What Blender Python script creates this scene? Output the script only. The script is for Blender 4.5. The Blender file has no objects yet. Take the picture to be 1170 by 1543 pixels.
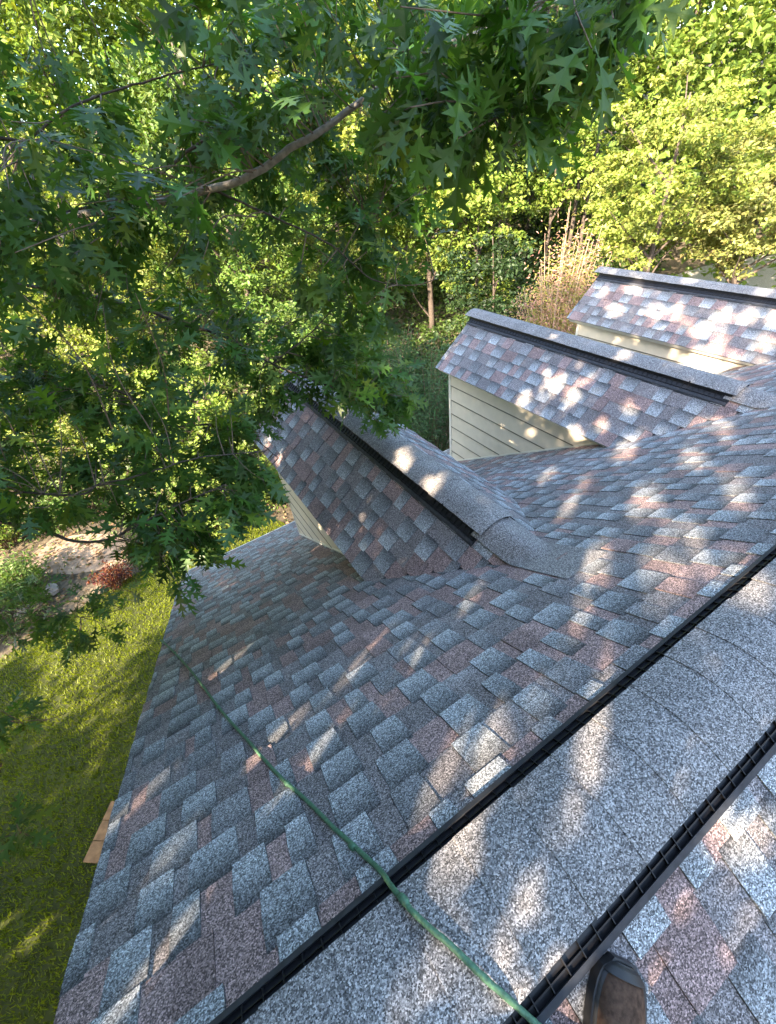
import bpy, math, random
import numpy as np
from mathutils import Vector, Matrix

random.seed(7)
rng = np.random.default_rng(11)
sc = bpy.context.scene
COL = sc.collection

# ------------------------------------------------------------------ camera
# R: rows = camera right / down / forward in world axes
R = np.array([[0.84090606, -0.53016267, -0.10864875],
              [-0.41947115, -0.51166986, -0.74982525],
              [0.34193707, 0.67610761, -0.65265423]])
CAM = np.array([0.0, -0.0669, 1.2842])
FPX = 635.07
cd = bpy.data.cameras.new('camera')
cam = bpy.data.objects.new('camera', cd)
COL.objects.link(cam)
m = Matrix.Identity(4)
for i in range(3):
    m[i][0] = R[0][i]; m[i][1] = -R[1][i]; m[i][2] = -R[2][i]; m[i][3] = CAM[i]
cam.matrix_world = m
cd.sensor_fit = 'VERTICAL'; cd.sensor_height = 24.0
cd.lens = FPX / 1543.0 * 24.0
cd.clip_start = 0.02; cd.clip_end = 1000
sc.camera = cam

# ------------------------------------------------------------------ world, sun, exposure
SUN_EL = math.radians(29.0)
SUN_A = math.radians(22.0)
SUN = np.array([-math.cos(SUN_EL) * math.cos(SUN_A), -math.cos(SUN_EL) * math.sin(SUN_A), math.sin(SUN_EL)])
w = bpy.data.worlds.new('World'); sc.world = w; w.use_nodes = True
nt = w.node_tree
sky = nt.nodes.new('ShaderNodeTexSky'); sky.sky_type = 'NISHITA'; sky.sun_disc = False
sky.sun_elevation = SUN_EL
sky.sun_rotation = math.atan2(SUN[0], SUN[1])
sky.air_density = 1.0; sky.dust_density = 2.0; sky.ozone_density = 1.0
bg = nt.nodes['Background']; bg.inputs['Strength'].default_value = 0.15
nt.links.new(sky.outputs[0], bg.inputs[0])
sl = bpy.data.lights.new('sun', 'SUN'); sl.energy = 4.8; sl.angle = math.radians(0.53); sl.color = (1.0, 0.81, 0.61)
so = bpy.data.objects.new('sun', sl); COL.objects.link(so)
so.rotation_euler = Vector(SUN).to_track_quat('Z', 'Y').to_euler()
sc.view_settings.view_transform = 'Standard'; sc.view_settings.look = 'None'
sc.view_settings.gamma = 1.0; sc.view_settings.use_curve_mapping = False
sc.view_settings.exposure = 2.98
sc.render.engine = 'CYCLES'
sc.cycles.max_bounces = 8; sc.cycles.diffuse_bounces = 4; sc.cycles.glossy_bounces = 3
sc.cycles.transmission_bounces = 6; sc.cycles.transparent_max_bounces = 8

# ------------------------------------------------------------------ helpers
def proj(P):
    d = (np.asarray(P, float) - CAM) @ R.T
    z = np.where(np.abs(d[..., 2]) < 1e-6, 1e-6, d[..., 2])
    return np.stack([585 + FPX * d[..., 0] / z, 771.5 + FPX * d[..., 1] / z, d[..., 2]], -1)

def at(u, v, depth):
    return CAM + depth * (np.array([(u - 585) / FPX, (v - 771.5) / FPX, 1.0]) @ R)

def tag(o, label=None, cat=None, group=None, kind=None):
    if label: o['label'] = label
    if cat: o['category'] = cat
    if group: o['group'] = group
    if kind: o['kind'] = kind
    return o

def empty(name, loc=(0, 0, 0)):
    o = bpy.data.objects.new(name, None); COL.objects.link(o); o.location = loc
    o.empty_display_size = 0.1
    return o

def link(name, me, parent=None):
    o = bpy.data.objects.new(name, me); COL.objects.link(o)
    if parent is not None:
        o.parent = parent
        o.matrix_parent_inverse = Matrix.Translation(parent_world(parent)).inverted()
    return o

def parent_world(p):
    return p.location.copy()      # every parent here is placed by its world position

def npmesh(name, V, faces, mat, col=None, smooth=False, fmat=None):
    """V (n,3); faces: (m,k) array or list of index lists; col (n,3)"""
    me = bpy.data.meshes.new(name)
    V = np.asarray(V, np.float32)
    me.vertices.add(len(V)); me.vertices.foreach_set('co', V.ravel())
    if isinstance(faces, np.ndarray):
        mcount, k = faces.shape
        me.loops.add(mcount * k); me.loops.foreach_set('vertex_index', faces.ravel().astype(np.int32))
        me.polygons.add(mcount); me.polygons.foreach_set('loop_start', np.arange(mcount, dtype=np.int32) * k)
    else:
        tot = np.array([len(f) for f in faces], np.int32)
        idx = np.fromiter((i for f in faces for i in f), np.int32)
        me.loops.add(len(idx)); me.loops.foreach_set('vertex_index', idx)
        me.polygons.add(len(tot)); me.polygons.foreach_set('loop_start', np.concatenate([[0], np.cumsum(tot)[:-1]]).astype(np.int32))
    if isinstance(mat, (list, tuple)):
        for q in mat: me.materials.append(q)
        if fmat is not None: me.polygons.foreach_set('material_index', np.asarray(fmat, np.int32))
    else:
        me.materials.append(mat)
    if col is not None:
        a = me.attributes.new('Col', 'FLOAT_COLOR', 'POINT')
        c = np.ones((len(V), 4), np.float32); c[:, :3] = col
        a.data.foreach_set('color', c.ravel())
    me.update(calc_edges=True)
    me.polygons.foreach_set('use_smooth', np.full(len(me.polygons), bool(smooth)))
    me.validate()
    return me

class MB:
    """collects quads / boxes / tubes into one mesh"""
    def __init__(s): s.v = []; s.f = []; s.c = []; s.fm = []
    def add(s, V, F, col=(1, 1, 1), mi=0):
        b = len(s.v)
        V = [tuple(map(float, p)) for p in V]
        s.v += V; s.f += [[i + b for i in f] for f in F]
        col = np.asarray(col, float)
        s.c += [tuple(col)] * len(V) if col.ndim == 1 else [tuple(q) for q in col]
        s.fm += [mi] * len(F)
    def hexa(s, P, col=(1, 1, 1), mi=0):
        # P: 4 bottom + 4 top, same winding
        s.add(P, [[3, 2, 1, 0], [4, 5, 6, 7], [0, 1, 5, 4], [1, 2, 6, 5], [2, 3, 7, 6], [3, 0, 4, 7]], col, mi)
    def box(s, a, b, col=(1, 1, 1), mi=0):
        x0, y0, z0 = a; x1, y1, z1 = b
        s.hexa([(x0, y0, z0), (x1, y0, z0), (x1, y1, z0), (x0, y1, z0), (x0, y0, z1), (x1, y0, z1), (x1, y1, z1), (x0, y1, z1)], col, mi)
    def tube(s, pts, rad, n=7, col=(1, 1, 1), cap=True, mi=0):
        pts = np.asarray(pts, float)
        rad = np.broadcast_to(np.asarray(rad, float), (len(pts),))
        T = np.gradient(pts, axis=0); T /= np.linalg.norm(T, axis=1)[:, None] + 1e-9
        up = np.array([0.31, 0.12, 0.94])
        if abs(T[0] @ up) > .95: up = np.array([1.0, 0, 0])
        V = []
        u = np.cross(T[0], up); u /= np.linalg.norm(u)
        for i in range(len(pts)):
            u = u - T[i] * (T[i] @ u); u /= np.linalg.norm(u) + 1e-9
            vv = np.cross(T[i], u)
            for k in range(n):
                a = 2 * math.pi * k / n
                V.append(pts[i] + rad[i] * (math.cos(a) * u + math.sin(a) * vv))
        F = []
        for i in range(len(pts) - 1):
            for k in range(n):
                F.append([i * n + k, i * n + (k + 1) % n, (i + 1) * n + (k + 1) % n, (i + 1) * n + k])
        if cap:
            F.append(list(range(n))[::-1]); F.append([(len(pts) - 1) * n + k for k in range(n)])
        s.add(V, F, col, mi)
    def build(s, name, mat, parent=None, smooth=False):
        me = npmesh(name, s.v, s.f, mat, np.array(s.c), smooth, s.fm if isinstance(mat, (list, tuple)) else None)
        return link(name, me, parent)

def spline(P, n=8):
    P = [np.asarray(p, float) for p in P]
    P = [2 * P[0] - P[1]] + P + [2 * P[-1] - P[-2]]
    out = []
    for i in range(1, len(P) - 2):
        for k in range(n):
            t = k / n
            a, b, c, d = P[i - 1], P[i], P[i + 1], P[i + 2]
            out.append(0.5 * (2 * b + (c - a) * t + (2 * a - 5 * b + 4 * c - d) * t * t + (3 * b - a - 3 * c + d) * t ** 3))
    out.append(P[-2])
    return np.array(out)

# ------------------------------------------------------------------ materials
def mat(name):
    mm = bpy.data.materials.new(name); mm.use_nodes = True
    n = mm.node_tree
    return mm, n, n.nodes['Principled BSDF']

def N(n, t, **kw):
    x = n.nodes.new(t)
    for k, v in kw.items(): setattr(x, k, v)
    return x

def mixrgb(n, mode, fac, a, b):
    x = n.nodes.new('ShaderNodeMix'); x.data_type = 'RGBA'; x.blend_type = mode
    for key, val in ((0, fac), (6, a), (7, b)):
        if isinstance(val, bpy.types.NodeSocket): n.links.new(val, x.inputs[key])
        elif isinstance(val, (int, float)): x.inputs[key].default_value = val
        else: x.inputs[key].default_value = (*val, 1) if len(val) == 3 else val
    return x.outputs[2]

def ramp(n, src, stops, interp='LINEAR'):
    r = n.nodes.new('ShaderNodeValToRGB'); r.color_ramp.interpolation = interp
    e = r.color_ramp.elements
    while len(e) < len(stops): e.new(0.5)
    for q, (p, c) in zip(e, stops):
        q.position = p; q.color = (c, c, c, 1) if isinstance(c, (int, float)) else (*c, 1)
    n.links.new(src, r.inputs[0])
    return r.outputs[0]

def granule_mat(name, use_attr=True, base=(0.2, 0.2, 0.21)):
    mm, n, b = mat(name)
    geo = N(n, 'ShaderNodeNewGeometry')
    vo = N(n, 'ShaderNodeTexVoronoi'); vo.inputs['Scale'].default_value = 320
    n.links.new(geo.outputs['Position'], vo.inputs['Vector'])
    sep = N(n, 'ShaderNodeSeparateColor'); n.links.new(vo.outputs['Color'], sep.inputs[0])
    speck = ramp(n, sep.outputs[0], [(0.0, 0.20), (0.3, 0.50), (0.55, 0.88), (0.78, 1.35), (1.0, 2.15)])
    no = N(n, 'ShaderNodeTexNoise'); no.inputs['Scale'].default_value = 420; no.inputs['Detail'].default_value = 2
    n.links.new(geo.outputs['Position'], no.inputs['Vector'])
    fine = ramp(n, no.outputs['Fac'], [(0.3, 0.55), (0.7, 1.45)])
    n2 = N(n, 'ShaderNodeTexNoise'); n2.inputs['Scale'].default_value = 3.5; n2.inputs['Detail'].default_value = 4
    n.links.new(geo.outputs['Position'], n2.inputs['Vector'])
    big = ramp(n, n2.outputs['Fac'], [(0.3, 0.86), (0.7, 1.12)])
    if use_attr:
        at_ = N(n, 'ShaderNodeAttribute', attribute_name='Col'); c0 = at_.outputs['Color']
    else:
        rg = N(n, 'ShaderNodeRGB'); rg.outputs[0].default_value = (*base, 1); c0 = rg.outputs[0]
    c = mixrgb(n, 'MULTIPLY', 1.0, c0, speck)
    c = mixrgb(n, 'MULTIPLY', 1.0, c, fine)
    c = mixrgb(n, 'MULTIPLY', 1.0, c, big)
    n.links.new(c, b.inputs['Base Color'])
    b.inputs['Roughness'].default_value = 0.86
    b.inputs['Specular IOR Level'].default_value = 0.35
    bp = N(n, 'ShaderNodeBump'); bp.inputs['Strength'].default_value = 0.55; bp.inputs['Distance'].default_value = 0.0018
    n.links.new(sep.outputs[1], bp.inputs['Height']); n.links.new(bp.outputs[0], b.inputs['Normal'])
    return mm

def simple_mat(name, color, rough=0.6, noise=0.12, scale=20, spec=0.4, bump=0.0, attr=False):
    mm, n, b = mat(name)
    geo = N(n, 'ShaderNodeNewGeometry')
    no = N(n, 'ShaderNodeTexNoise'); no.inputs['Scale'].default_value = scale; no.inputs['Detail'].default_value = 5
    n.links.new(geo.outputs['Position'], no.inputs['Vector'])
    f = ramp(n, no.outputs['Fac'], [(0.25, 1 - noise), (0.75, 1 + noise)])
    if attr:
        a_ = N(n, 'ShaderNodeAttribute', attribute_name='Col'); c = mixrgb(n, 'MULTIPLY', 1.0, a_.outputs['Color'], f)
    else:
        c = mixrgb(n, 'MULTIPLY', 1.0, color, f)
    n.links.new(c, b.inputs['Base Color'])
    b.inputs['Roughness'].default_value = rough; b.inputs['Specular IOR Level'].default_value = spec
    if bump:
        bp = N(n, 'ShaderNodeBump'); bp.inputs['Strength'].default_value = 0.6; bp.inputs['Distance'].default_value = bump
        n.links.new(no.outputs['Fac'], bp.inputs['Height']); n.links.new(bp.outputs[0], b.inputs['Normal'])
    return mm

def leaf_mat(name, trans=0.35, rough=0.42, spec=0.5, tcol=(1.25, 1.25, 0.45)):
    mm, n, b = mat(name)
    a_ = N(n, 'ShaderNodeAttribute', attribute_name='Col')
    n.links.new(a_.outputs['Color'], b.inputs['Base Color'])
    b.inputs['Roughness'].default_value = rough; b.inputs['Specular IOR Level'].default_value = spec
    tr = N(n, 'ShaderNodeBsdfTranslucent')
    tc = mixrgb(n, 'MULTIPLY', 1.0, a_.outputs['Color'], tcol)
    n.links.new(tc, tr.inputs[0])
    mx = N(n, 'ShaderNodeMixShader'); mx.inputs[0].default_value = trans
    n.links.new(b.outputs[0], mx.inputs[1]); n.links.new(tr.outputs[0], mx.inputs[2])
    n.links.new(mx.outputs[0], n.nodes['Material Output'].inputs[0])
    return mm

M_SH = granule_mat('asphalt_shingle')
M_DECK = simple_mat('roof_deck', (0.05, 0.05, 0.055), 0.9, 0.2, 30)
M_CREAM = simple_mat('cream_paint', (0.67, 0.60, 0.47), 0.5, 0.07, 9)
M_LAPSHADE = simple_mat('lap_shade', (0.13, 0.115, 0.09), 0.8, 0.4, 15)  # dark colour for the shadow lines painted at the siding laps
M_TRIM = simple_mat('trim_white', (0.70, 0.67, 0.57), 0.45, 0.06, 14)
M_BLACK = simple_mat('black_plastic', (0.010, 0.010, 0.012), 0.5, 0.3, 60, 0.4)
M_LOUV = simple_mat('louvre_plastic', (0.013, 0.013, 0.015), 0.5, 0.3, 60, 0.3)
M_FLANGE = simple_mat('grey_plastic', (0.035, 0.038, 0.045), 0.68, 0.35, 40, 0.35)
M_BARK = simple_mat('bark', (0.165, 0.15, 0.13), 0.9, 0.45, 26, 0.2, 0.01)
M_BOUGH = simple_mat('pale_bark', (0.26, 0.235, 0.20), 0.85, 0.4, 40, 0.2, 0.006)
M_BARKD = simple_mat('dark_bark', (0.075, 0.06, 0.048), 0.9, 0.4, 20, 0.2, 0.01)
M_TWIG = simple_mat('twig_bark', (0.15, 0.105, 0.07), 0.75, 0.3, 60, 0.3)
M_LEAF = leaf_mat('oak_leaf', 0.44, 0.40, 0.42)
M_BGL = leaf_mat('tree_leaf', 0.38, 0.5, 0.35)
M_GRASS = leaf_mat('grass_blade', 0.35, 0.5, 0.3)
M_GLASS = simple_mat('window_glass', (0.03, 0.035, 0.04), 0.08, 0.1, 3, 0.6)

# ------------------------------------------------------------------ ground
GZ = -6.5
def terrain_h(x, y):
    d = np.hypot(x - 2, y - 2)
    t = np.clip((d - 32) / 70.0, 0, 1)
    return GZ + 16 * t * t * (3 - 2 * t)
mm, n, b = mat('forest_floor')
geo = N(n, 'ShaderNodeNewGeometry')
n1 = N(n, 'ShaderNodeTexNoise'); n1.inputs['Scale'].default_value = 0.35; n1.inputs['Detail'].default_value = 6
n2 = N(n, 'ShaderNodeTexVoronoi'); n2.inputs['Scale'].default_value = 16
for q in (n1, n2): n.links.new(geo.outputs['Position'], q.inputs['Vector'])
c1 = ramp(n, n1.outputs['Fac'], [(0.3, (0.045, 0.036, 0.022)), (0.5, (0.10, 0.078, 0.048)), (0.7, (0.16, 0.125, 0.08))])
sep = N(n, 'ShaderNodeSeparateColor'); n.links.new(n2.outputs['Color'], sep.inputs[0])
c2 = mixrgb(n, 'MULTIPLY', 1.0, c1, ramp(n, sep.outputs[0], [(0, 0.5), (1, 1.4)]))
n.links.new(c2, b.inputs['Base Color']); b.inputs['Roughness'].default_value = 0.95
M_FLOOR = mm
gx = np.concatenate([np.linspace(-300, -45, 12), np.linspace(-40, 60, 60), np.linspace(66, 320, 14)])
gy = np.concatenate([np.linspace(-300, -30, 10), np.linspace(-25, 70, 56), np.linspace(76, 320, 14)])
XX, YY = np.meshgrid(gx, gy)
ZZ = terrain_h(XX, YY) + rng.normal(0, 0.03, XX.shape)
nx, ny = len(gx), len(gy)
ii = np.arange(nx * ny).reshape(ny, nx)
F = np.stack([ii[:-1, :-1], ii[:-1, 1:], ii[1:, 1:], ii[1:, :-1]], -1).reshape(-1, 4)
inner = (np.abs(XX) < 12) & (YY < 16) & (YY > -10)
ZZ[inner] = GZ
o = link('ground', npmesh('ground', np.stack([XX, YY, ZZ], -1).reshape(-1, 3), F, M_FLOOR, smooth=True)); tag(o, kind='structure')

mm, n, b = mat('lawn')
geo = N(n, 'ShaderNodeNewGeometry')
n1 = N(n, 'ShaderNodeTexNoise'); n1.inputs['Scale'].default_value = 1.2; n1.inputs['Detail'].default_value = 8
n.links.new(geo.outputs['Position'], n1.inputs['Vector'])
n.links.new(ramp(n, n1.outputs['Fac'], [(0.3, (0.025, 0.032, 0.003)), (0.7, (0.055, 0.065, 0.006))]), b.inputs['Base Color'])
b.inputs['Roughness'].default_value = 0.95
M_LAWN = mm
LAWN = [(-16, -14), (-0.6, -14), (-0.6, 6.0), (2.0, 8.2), (1.2, 10.2), (-1.5, 10.4), (-3.6, 9.9), (-5.6, 9.3), (-8, 10.2), (-16, 11)]
def sheet(name, poly, z, material, mid=None):
    V = [(x, y, z) for x, y in poly]
    o = link(name, npmesh(name, V, [list(range(len(V)))], material)); tag(o, kind='structure'); return o
sheet('lawn', LAWN, GZ + 0.006, M_LAWN)
M_MULCH = simple_mat('mulch', (0.022, 0.013, 0.009), 0.95, 0.6, 30, 0.1, 0.02)
def blob(cx, cy, rx, ry, k=22, j=0.12):
    return [(cx + rx * math.cos(2 * math.pi * i / k) * (1 + j * random.uniform(-1, 1)), cy + ry * math.sin(2 * math.pi * i / k) * (1 + j * random.uniform(-1, 1))) for i in range(k)]
sheet('mulch_bed', blob(-7.0, 6.0, 1.75, 2.3), GZ + 0.012, M_MULCH)
M_PATH = simple_mat('pale_dirt', (0.27, 0.20, 0.14), 0.95, 0.5, 5, 0.1, 0.03)
def on_ground(u, v, z=GZ):
    d = np.array([(u - 585) / FPX, (v - 771.5) / FPX, 1.0]) @ R; P = CAM + d * ((z - CAM[2]) / d[2]); return (P[0], P[1])
sheet('dirt_path', [on_ground(*q) for q in [(35, 862), (50, 835), (80, 812), (140, 803), (205, 812), (205, 838), (170, 856), (110, 866)]], GZ + 0.012, M_PATH)
sheet('dirt_clearing', [(4.6, 8.2), (6.2, 8.0), (9.6, 8.4), (11.4, 9.2), (10.2, 11.0), (7.6, 11.4), (5.4, 10.8)], GZ + 0.016, M_PATH)
M_GRAVEL = simple_mat('gravel', (0.34, 0.32, 0.29), 0.95, 0.4, 18, 0.1, 0.03)
GD = []
for u, v in [(985, 425), (1060, 402), (1170, 378), (1260, 360), (1300, 420), (1180, 445), (1060, 440)]:
    d = (np.array([(u - 585) / FPX, (v - 771.5) / FPX, 1.0]) @ R); P = CAM + d * ((GZ + 0.1 - CAM[2]) / d[2]); GD.append((P[0], P[1]))
sheet('gravel_drive', GD, GZ + 0.12, M_GRAVEL)

# grass blades on the part of the lawn that the roof leaves in view
def in_poly(x, y, poly):
    r = np.zeros(len(x), bool); j = len(poly) - 1
    for i in range(len(poly)):
        xi, yi = poly[i]; xj, yj = poly[j]
        c = ((yi > y) != (yj > y)) & (x < (xj - xi) * (y - yi) / (yj - yi + 1e-12) + xi)
        r ^= c; j = i
    return r
nb = 130000
bx = rng.uniform(-9, 2, nb); by = rng.uniform(0.5, 10.6, nb)
k = in_poly(bx, by, LAWN) & ~(((bx + 7.0) / 1.7) ** 2 + ((by - 6.0) / 2.2) ** 2 < 1)
u = proj(np.stack([bx, by, np.full(nb, GZ)], -1))
k &= (u[:, 2] > 0) & (u[:, 0] > -60) & (u[:, 0] < 480) & (u[:, 1] > 760) & (u[:, 1] < 1600)
bx, by = bx[k], by[k]; nb = len(bx)
a = rng.uniform(0, 6.283, nb); hgt = rng.uniform(0.035, 0.085, nb); wd = rng.uniform(0.006, 0.012, nb)
lx, ly = rng.normal(0, 0.03, nb), rng.normal(0, 0.03, nb)
z0 = GZ + 0.004
V = np.stack([np.stack([bx - wd * np.cos(a), by - wd * np.sin(a), np.full(nb, z0)], -1),
              np.stack([bx + wd * np.cos(a), by + wd * np.sin(a), np.full(nb, z0)], -1),
              np.stack([bx + lx, by + ly, z0 + hgt], -1)], 1).reshape(-1, 3)
g = rng.uniform(0, 1, nb)
gc = np.stack([0.095 + 0.11 * g, 0.135 + 0.11 * g, 0.003 + 0.004 * g], -1)
o = link('grass', npmesh('grass', V, np.arange(nb * 3).reshape(-1, 3), M_GRASS, np.repeat(gc, 3, 0)))
tag(o, 'short green lawn grass beside the roof edge', 'grass', kind='stuff')

# ------------------------------------------------------------------ the house
TP = 0.612; PIT = math.atan(TP); CP, SP = math.cos(PIT), math.sin(PIT)
XR, XE, YE = -0.877, 11.5, 5.79
HD, TD, YF, DW, WW, YWF = 0.5616, 0.781, 4.636, 0.738, 0.576, 4.525
DA = math.atan(TD); CD, SD = math.cos(DA), math.sin(DA)
DX = [1.466, 4.201, 6.867]
EXPO = 0.143; EXPO_MAIN = 0.150
house = tag(empty('house', (5.0, 0, GZ)), 'house with grey and pink shingled roof, black ridge vents and three cream dormers', 'house')

BLUE = np.array([0.385, 0.400, 0.405]); DARK = np.array([0.105, 0.101, 0.103])
PINK = np.array([0.310, 0.222, 0.205]); GREY = np.array([0.238, 0.216, 0.212]); MID = np.array([0.27, 0.268, 0.27])
PIECES = []   # (area, parent key, verts, colours)
PF = [[0, 1, 3, 2], [2, 3, 5, 4],                 # top, two bands
      [6, 7, 1, 0], [4, 5, 9, 8], [0, 2, 4, 8, 6], [7, 9, 5, 3, 1]]
def lay(key, O, r, d, nrm, s_max, s_min, a_range, tabw, basew, EXPO=EXPO):
    O, r, d, nrm = (np.array(q, float) for q in (O, r, d, nrm))
    i = 0; s_b = s_max
    while s_b > s_min:
        a0, a1 = a_range(s_b)
        a = a0 - random.uniform(0, 0.2); tab = random.random() < 0.5
        flip = np.cross(r, d) @ nrm
        while a < a1:
            wd = random.choice(tabw) * random.uniform(0.88, 1.12) if tab else random.choice(basew) * random.uniform(0.85, 1.15)
            x0, x1 = max(a, a0 + random.uniform(-.005, .004)), min(a + wd, a1 + random.uniform(-.004, .004))
            if x1 - x0 > 0.012:
                jit = random.uniform(-0.0006, 0.0006)
                hb = (0.0105 if tab else 0.0058) + jit + random.uniform(0, 0.0012)
                ht = (0.0062 if tab else 0.0022) + jit
                sb = s_b + random.uniform(-0.002, 0.002)
                if tab and random.random() < 0.10: sb -= 0.0
                su = sb - EXPO - 0.014
                sm = sb - EXPO * random.uniform(0.42, 0.55)
                tp_ = 0.004 if tab else -0.002
                g = 0.0005
                def P(aa, ss, hh): return O + r * aa + d * ss + nrm * hh
                V = [P(x0 + g + tp_, sb, hb), P(x1 - g - tp_, sb, hb), P(x0 + g, sm, (hb + ht) / 2 + .0012), P(x1 - g, sm, (hb + ht) / 2 + .0012),
                     P(x0 + g, su, ht), P(x1 - g, su, ht), P(x0 + g + tp_, sb, -0.002), P(x1 - g - tp_, sb, -0.002), P(x0 + g, su, -0.002), P(x1 - g, su, -0.002)]
                q = random.random(); k = random.uniform(0.85, 1.15)
                if tab:
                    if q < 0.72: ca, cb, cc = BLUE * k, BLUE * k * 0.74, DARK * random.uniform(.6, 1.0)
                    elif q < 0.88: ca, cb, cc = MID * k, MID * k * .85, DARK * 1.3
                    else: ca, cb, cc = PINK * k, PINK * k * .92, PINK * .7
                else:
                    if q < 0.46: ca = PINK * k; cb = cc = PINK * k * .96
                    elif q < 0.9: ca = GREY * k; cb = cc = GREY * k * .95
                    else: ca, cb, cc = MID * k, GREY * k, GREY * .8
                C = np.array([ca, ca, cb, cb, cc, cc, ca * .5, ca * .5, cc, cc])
                pv = np.array(V)
                u = proj(pv[[0, 1, 5, 4]])
                if (u[:, 2] > 0.1).all() and (u[:, 0] > -20).all() and (u[:, 0] < 1190).all() and (u[:, 1] < 1570).all():
                    x_, y_ = u[:, 0], u[:, 1]
                    ar = abs(0.5 * (x_ @ np.roll(y_, -1) - y_ @ np.roll(x_, -1)))
                else: ar = 0
                PIECES.append((ar, key, pv, C, flip))
            a += wd; tab = not tab
        s_b -= EXPO; i += 1

SMAX = YE / CP
MAINTAB = [0.085, 0.10, 0.115, 0.13, 0.15]; MAINBASE = [0.05, 0.07, 0.09, 0.11, 0.14]
START = 0.575 + EXPO_MAIN * math.floor((SMAX + .03 - .575) / EXPO_MAIN)
lay('front', (0, 0, 0), (1, 0, 0), (0, CP, -SP), (0, SP, CP), START, 0.16, lambda s: (XR, XE), MAINTAB, MAINBASE, EXPO_MAIN)
lay('back', (0, 0, 0), (1, 0, 0), (0, -CP, -SP), (0, -SP, CP), START, 0.16, lambda s: (XR, XE), MAINTAB, MAINBASE, EXPO_MAIN)
DSM = DW / CD
for k, x in enumerate(DX):
    for sgn, nm in ((-1, 'w'), (1, 'e')):
        lay('d%d' % k, (x, 0, -HD), (0, 1, 0), (sgn * CD, 0, -SD), (sgn * SD, 0, CD), DSM + 0.012, 0.14,
            lambda s: ((HD + s * SD) / TP - 0.10, YF + 0.012), [0.11, 0.14, 0.17], [0.10, 0.14, 0.18])

# roof decks (carry the shingles)
def deck_mesh(name, parent, O, r, d, nrm, poly, th, mats):
    O, r, d, nrm = (np.array(q, float) for q in (O, r, d, nrm))
    T = [O + r * a + d * s + nrm * (-0.0025) for a, s in poly]; B = [p - nrm * th for p in T]
    kN = len(poly); V = T + B
    F = [list(range(kN)), list(range(2 * kN - 1, kN - 1, -1))] + [[i, i + kN, (i + 1) % kN + kN, (i + 1) % kN] for i in range(kN)]
    me = npmesh(name, V, F, mats, None, False, [0] + [1] * (kN + 1))
    return me
me1 = deck_mesh('main_roof', None, (0, 0, 0), (1, 0, 0), (0, CP, -SP), (0, SP, CP), [(XR + .012, .11), (XE, .11), (XE, SMAX), (XR + .012, SMAX)], 0.10, [M_DECK, M_TRIM])
main_front = link('main_roof', me1, house)
me2 = deck_mesh('main_roof', None, (0, 0, 0), (1, 0, 0), (0, -CP, -SP), (0, -SP, CP), [(XR + .012, .11), (XE, .11), (XE, SMAX), (XR + .012, SMAX)], 0.10, [M_DECK, M_TRIM])
main_back = link('main_roof', me2, house)
roofs = {'front': main_front, 'back': main_back}
for k, x in enumerate(DX):
    mb = MB()
    for sgn in (-1, 1):
        O = np.array((x, 0, -HD)); d = np.array((sgn * CD, 0, -SD)); nn = np.array((sgn * SD, 0, CD)); r = np.array((0, 1.0, 0))
        yv = (HD + DSM * SD) / TP
        poly = [((HD + .11 * SD) / TP - .02, 0.11), (YF, 0.11), (YF, DSM), (yv - .05, DSM)]
        T = [O + r * a + d * s + nn * (-0.0025) for a, s in poly]; B = [p - nn * 0.075 for p in T]
        mb.add(T + B, [[0, 1, 2, 3]], mi=0)
        mb.add(T + B, [[7, 6, 5, 4]] + [[i, i + 4, (i + 1) % 4 + 4, (i + 1) % 4] for i in range(4)], mi=1)
        # small crown strip under the eave
        e0 = O + d * (DSM - 0.012) - nn * 0.08; 
        p0 = e0 + r * (yv - .0); p1 = e0 + r * YF
        mb.hexa([p0, p1, p1 - d * .05, p0 - d * .05, p0 - nn * .03, p1 - nn * .03, p1 - d * .05 - nn * .03, p0 - d * .05 - nn * .03], mi=1)
    roofs['d%d' % k] = mb.build('dormer_roof', [M_DECK, M_TRIM], house)

# the shingles: the 300 that show largest are parts, the rest one joined part per roof
PIECES.sort(key=lambda p: -p[0])
def oriented(flip): return PF if flip < 0 else [f[::-1] for f in PF]
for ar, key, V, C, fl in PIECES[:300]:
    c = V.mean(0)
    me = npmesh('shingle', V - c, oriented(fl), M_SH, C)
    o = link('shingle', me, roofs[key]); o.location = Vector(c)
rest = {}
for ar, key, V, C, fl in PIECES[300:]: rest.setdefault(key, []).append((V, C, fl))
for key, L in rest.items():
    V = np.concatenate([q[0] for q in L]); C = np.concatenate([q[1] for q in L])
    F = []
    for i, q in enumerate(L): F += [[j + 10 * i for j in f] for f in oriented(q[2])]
    o = link('shingle_field', npmesh('shingle_field', V, F, M_SH, C), roofs[key]); tag(o, kind='stuff')

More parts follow.
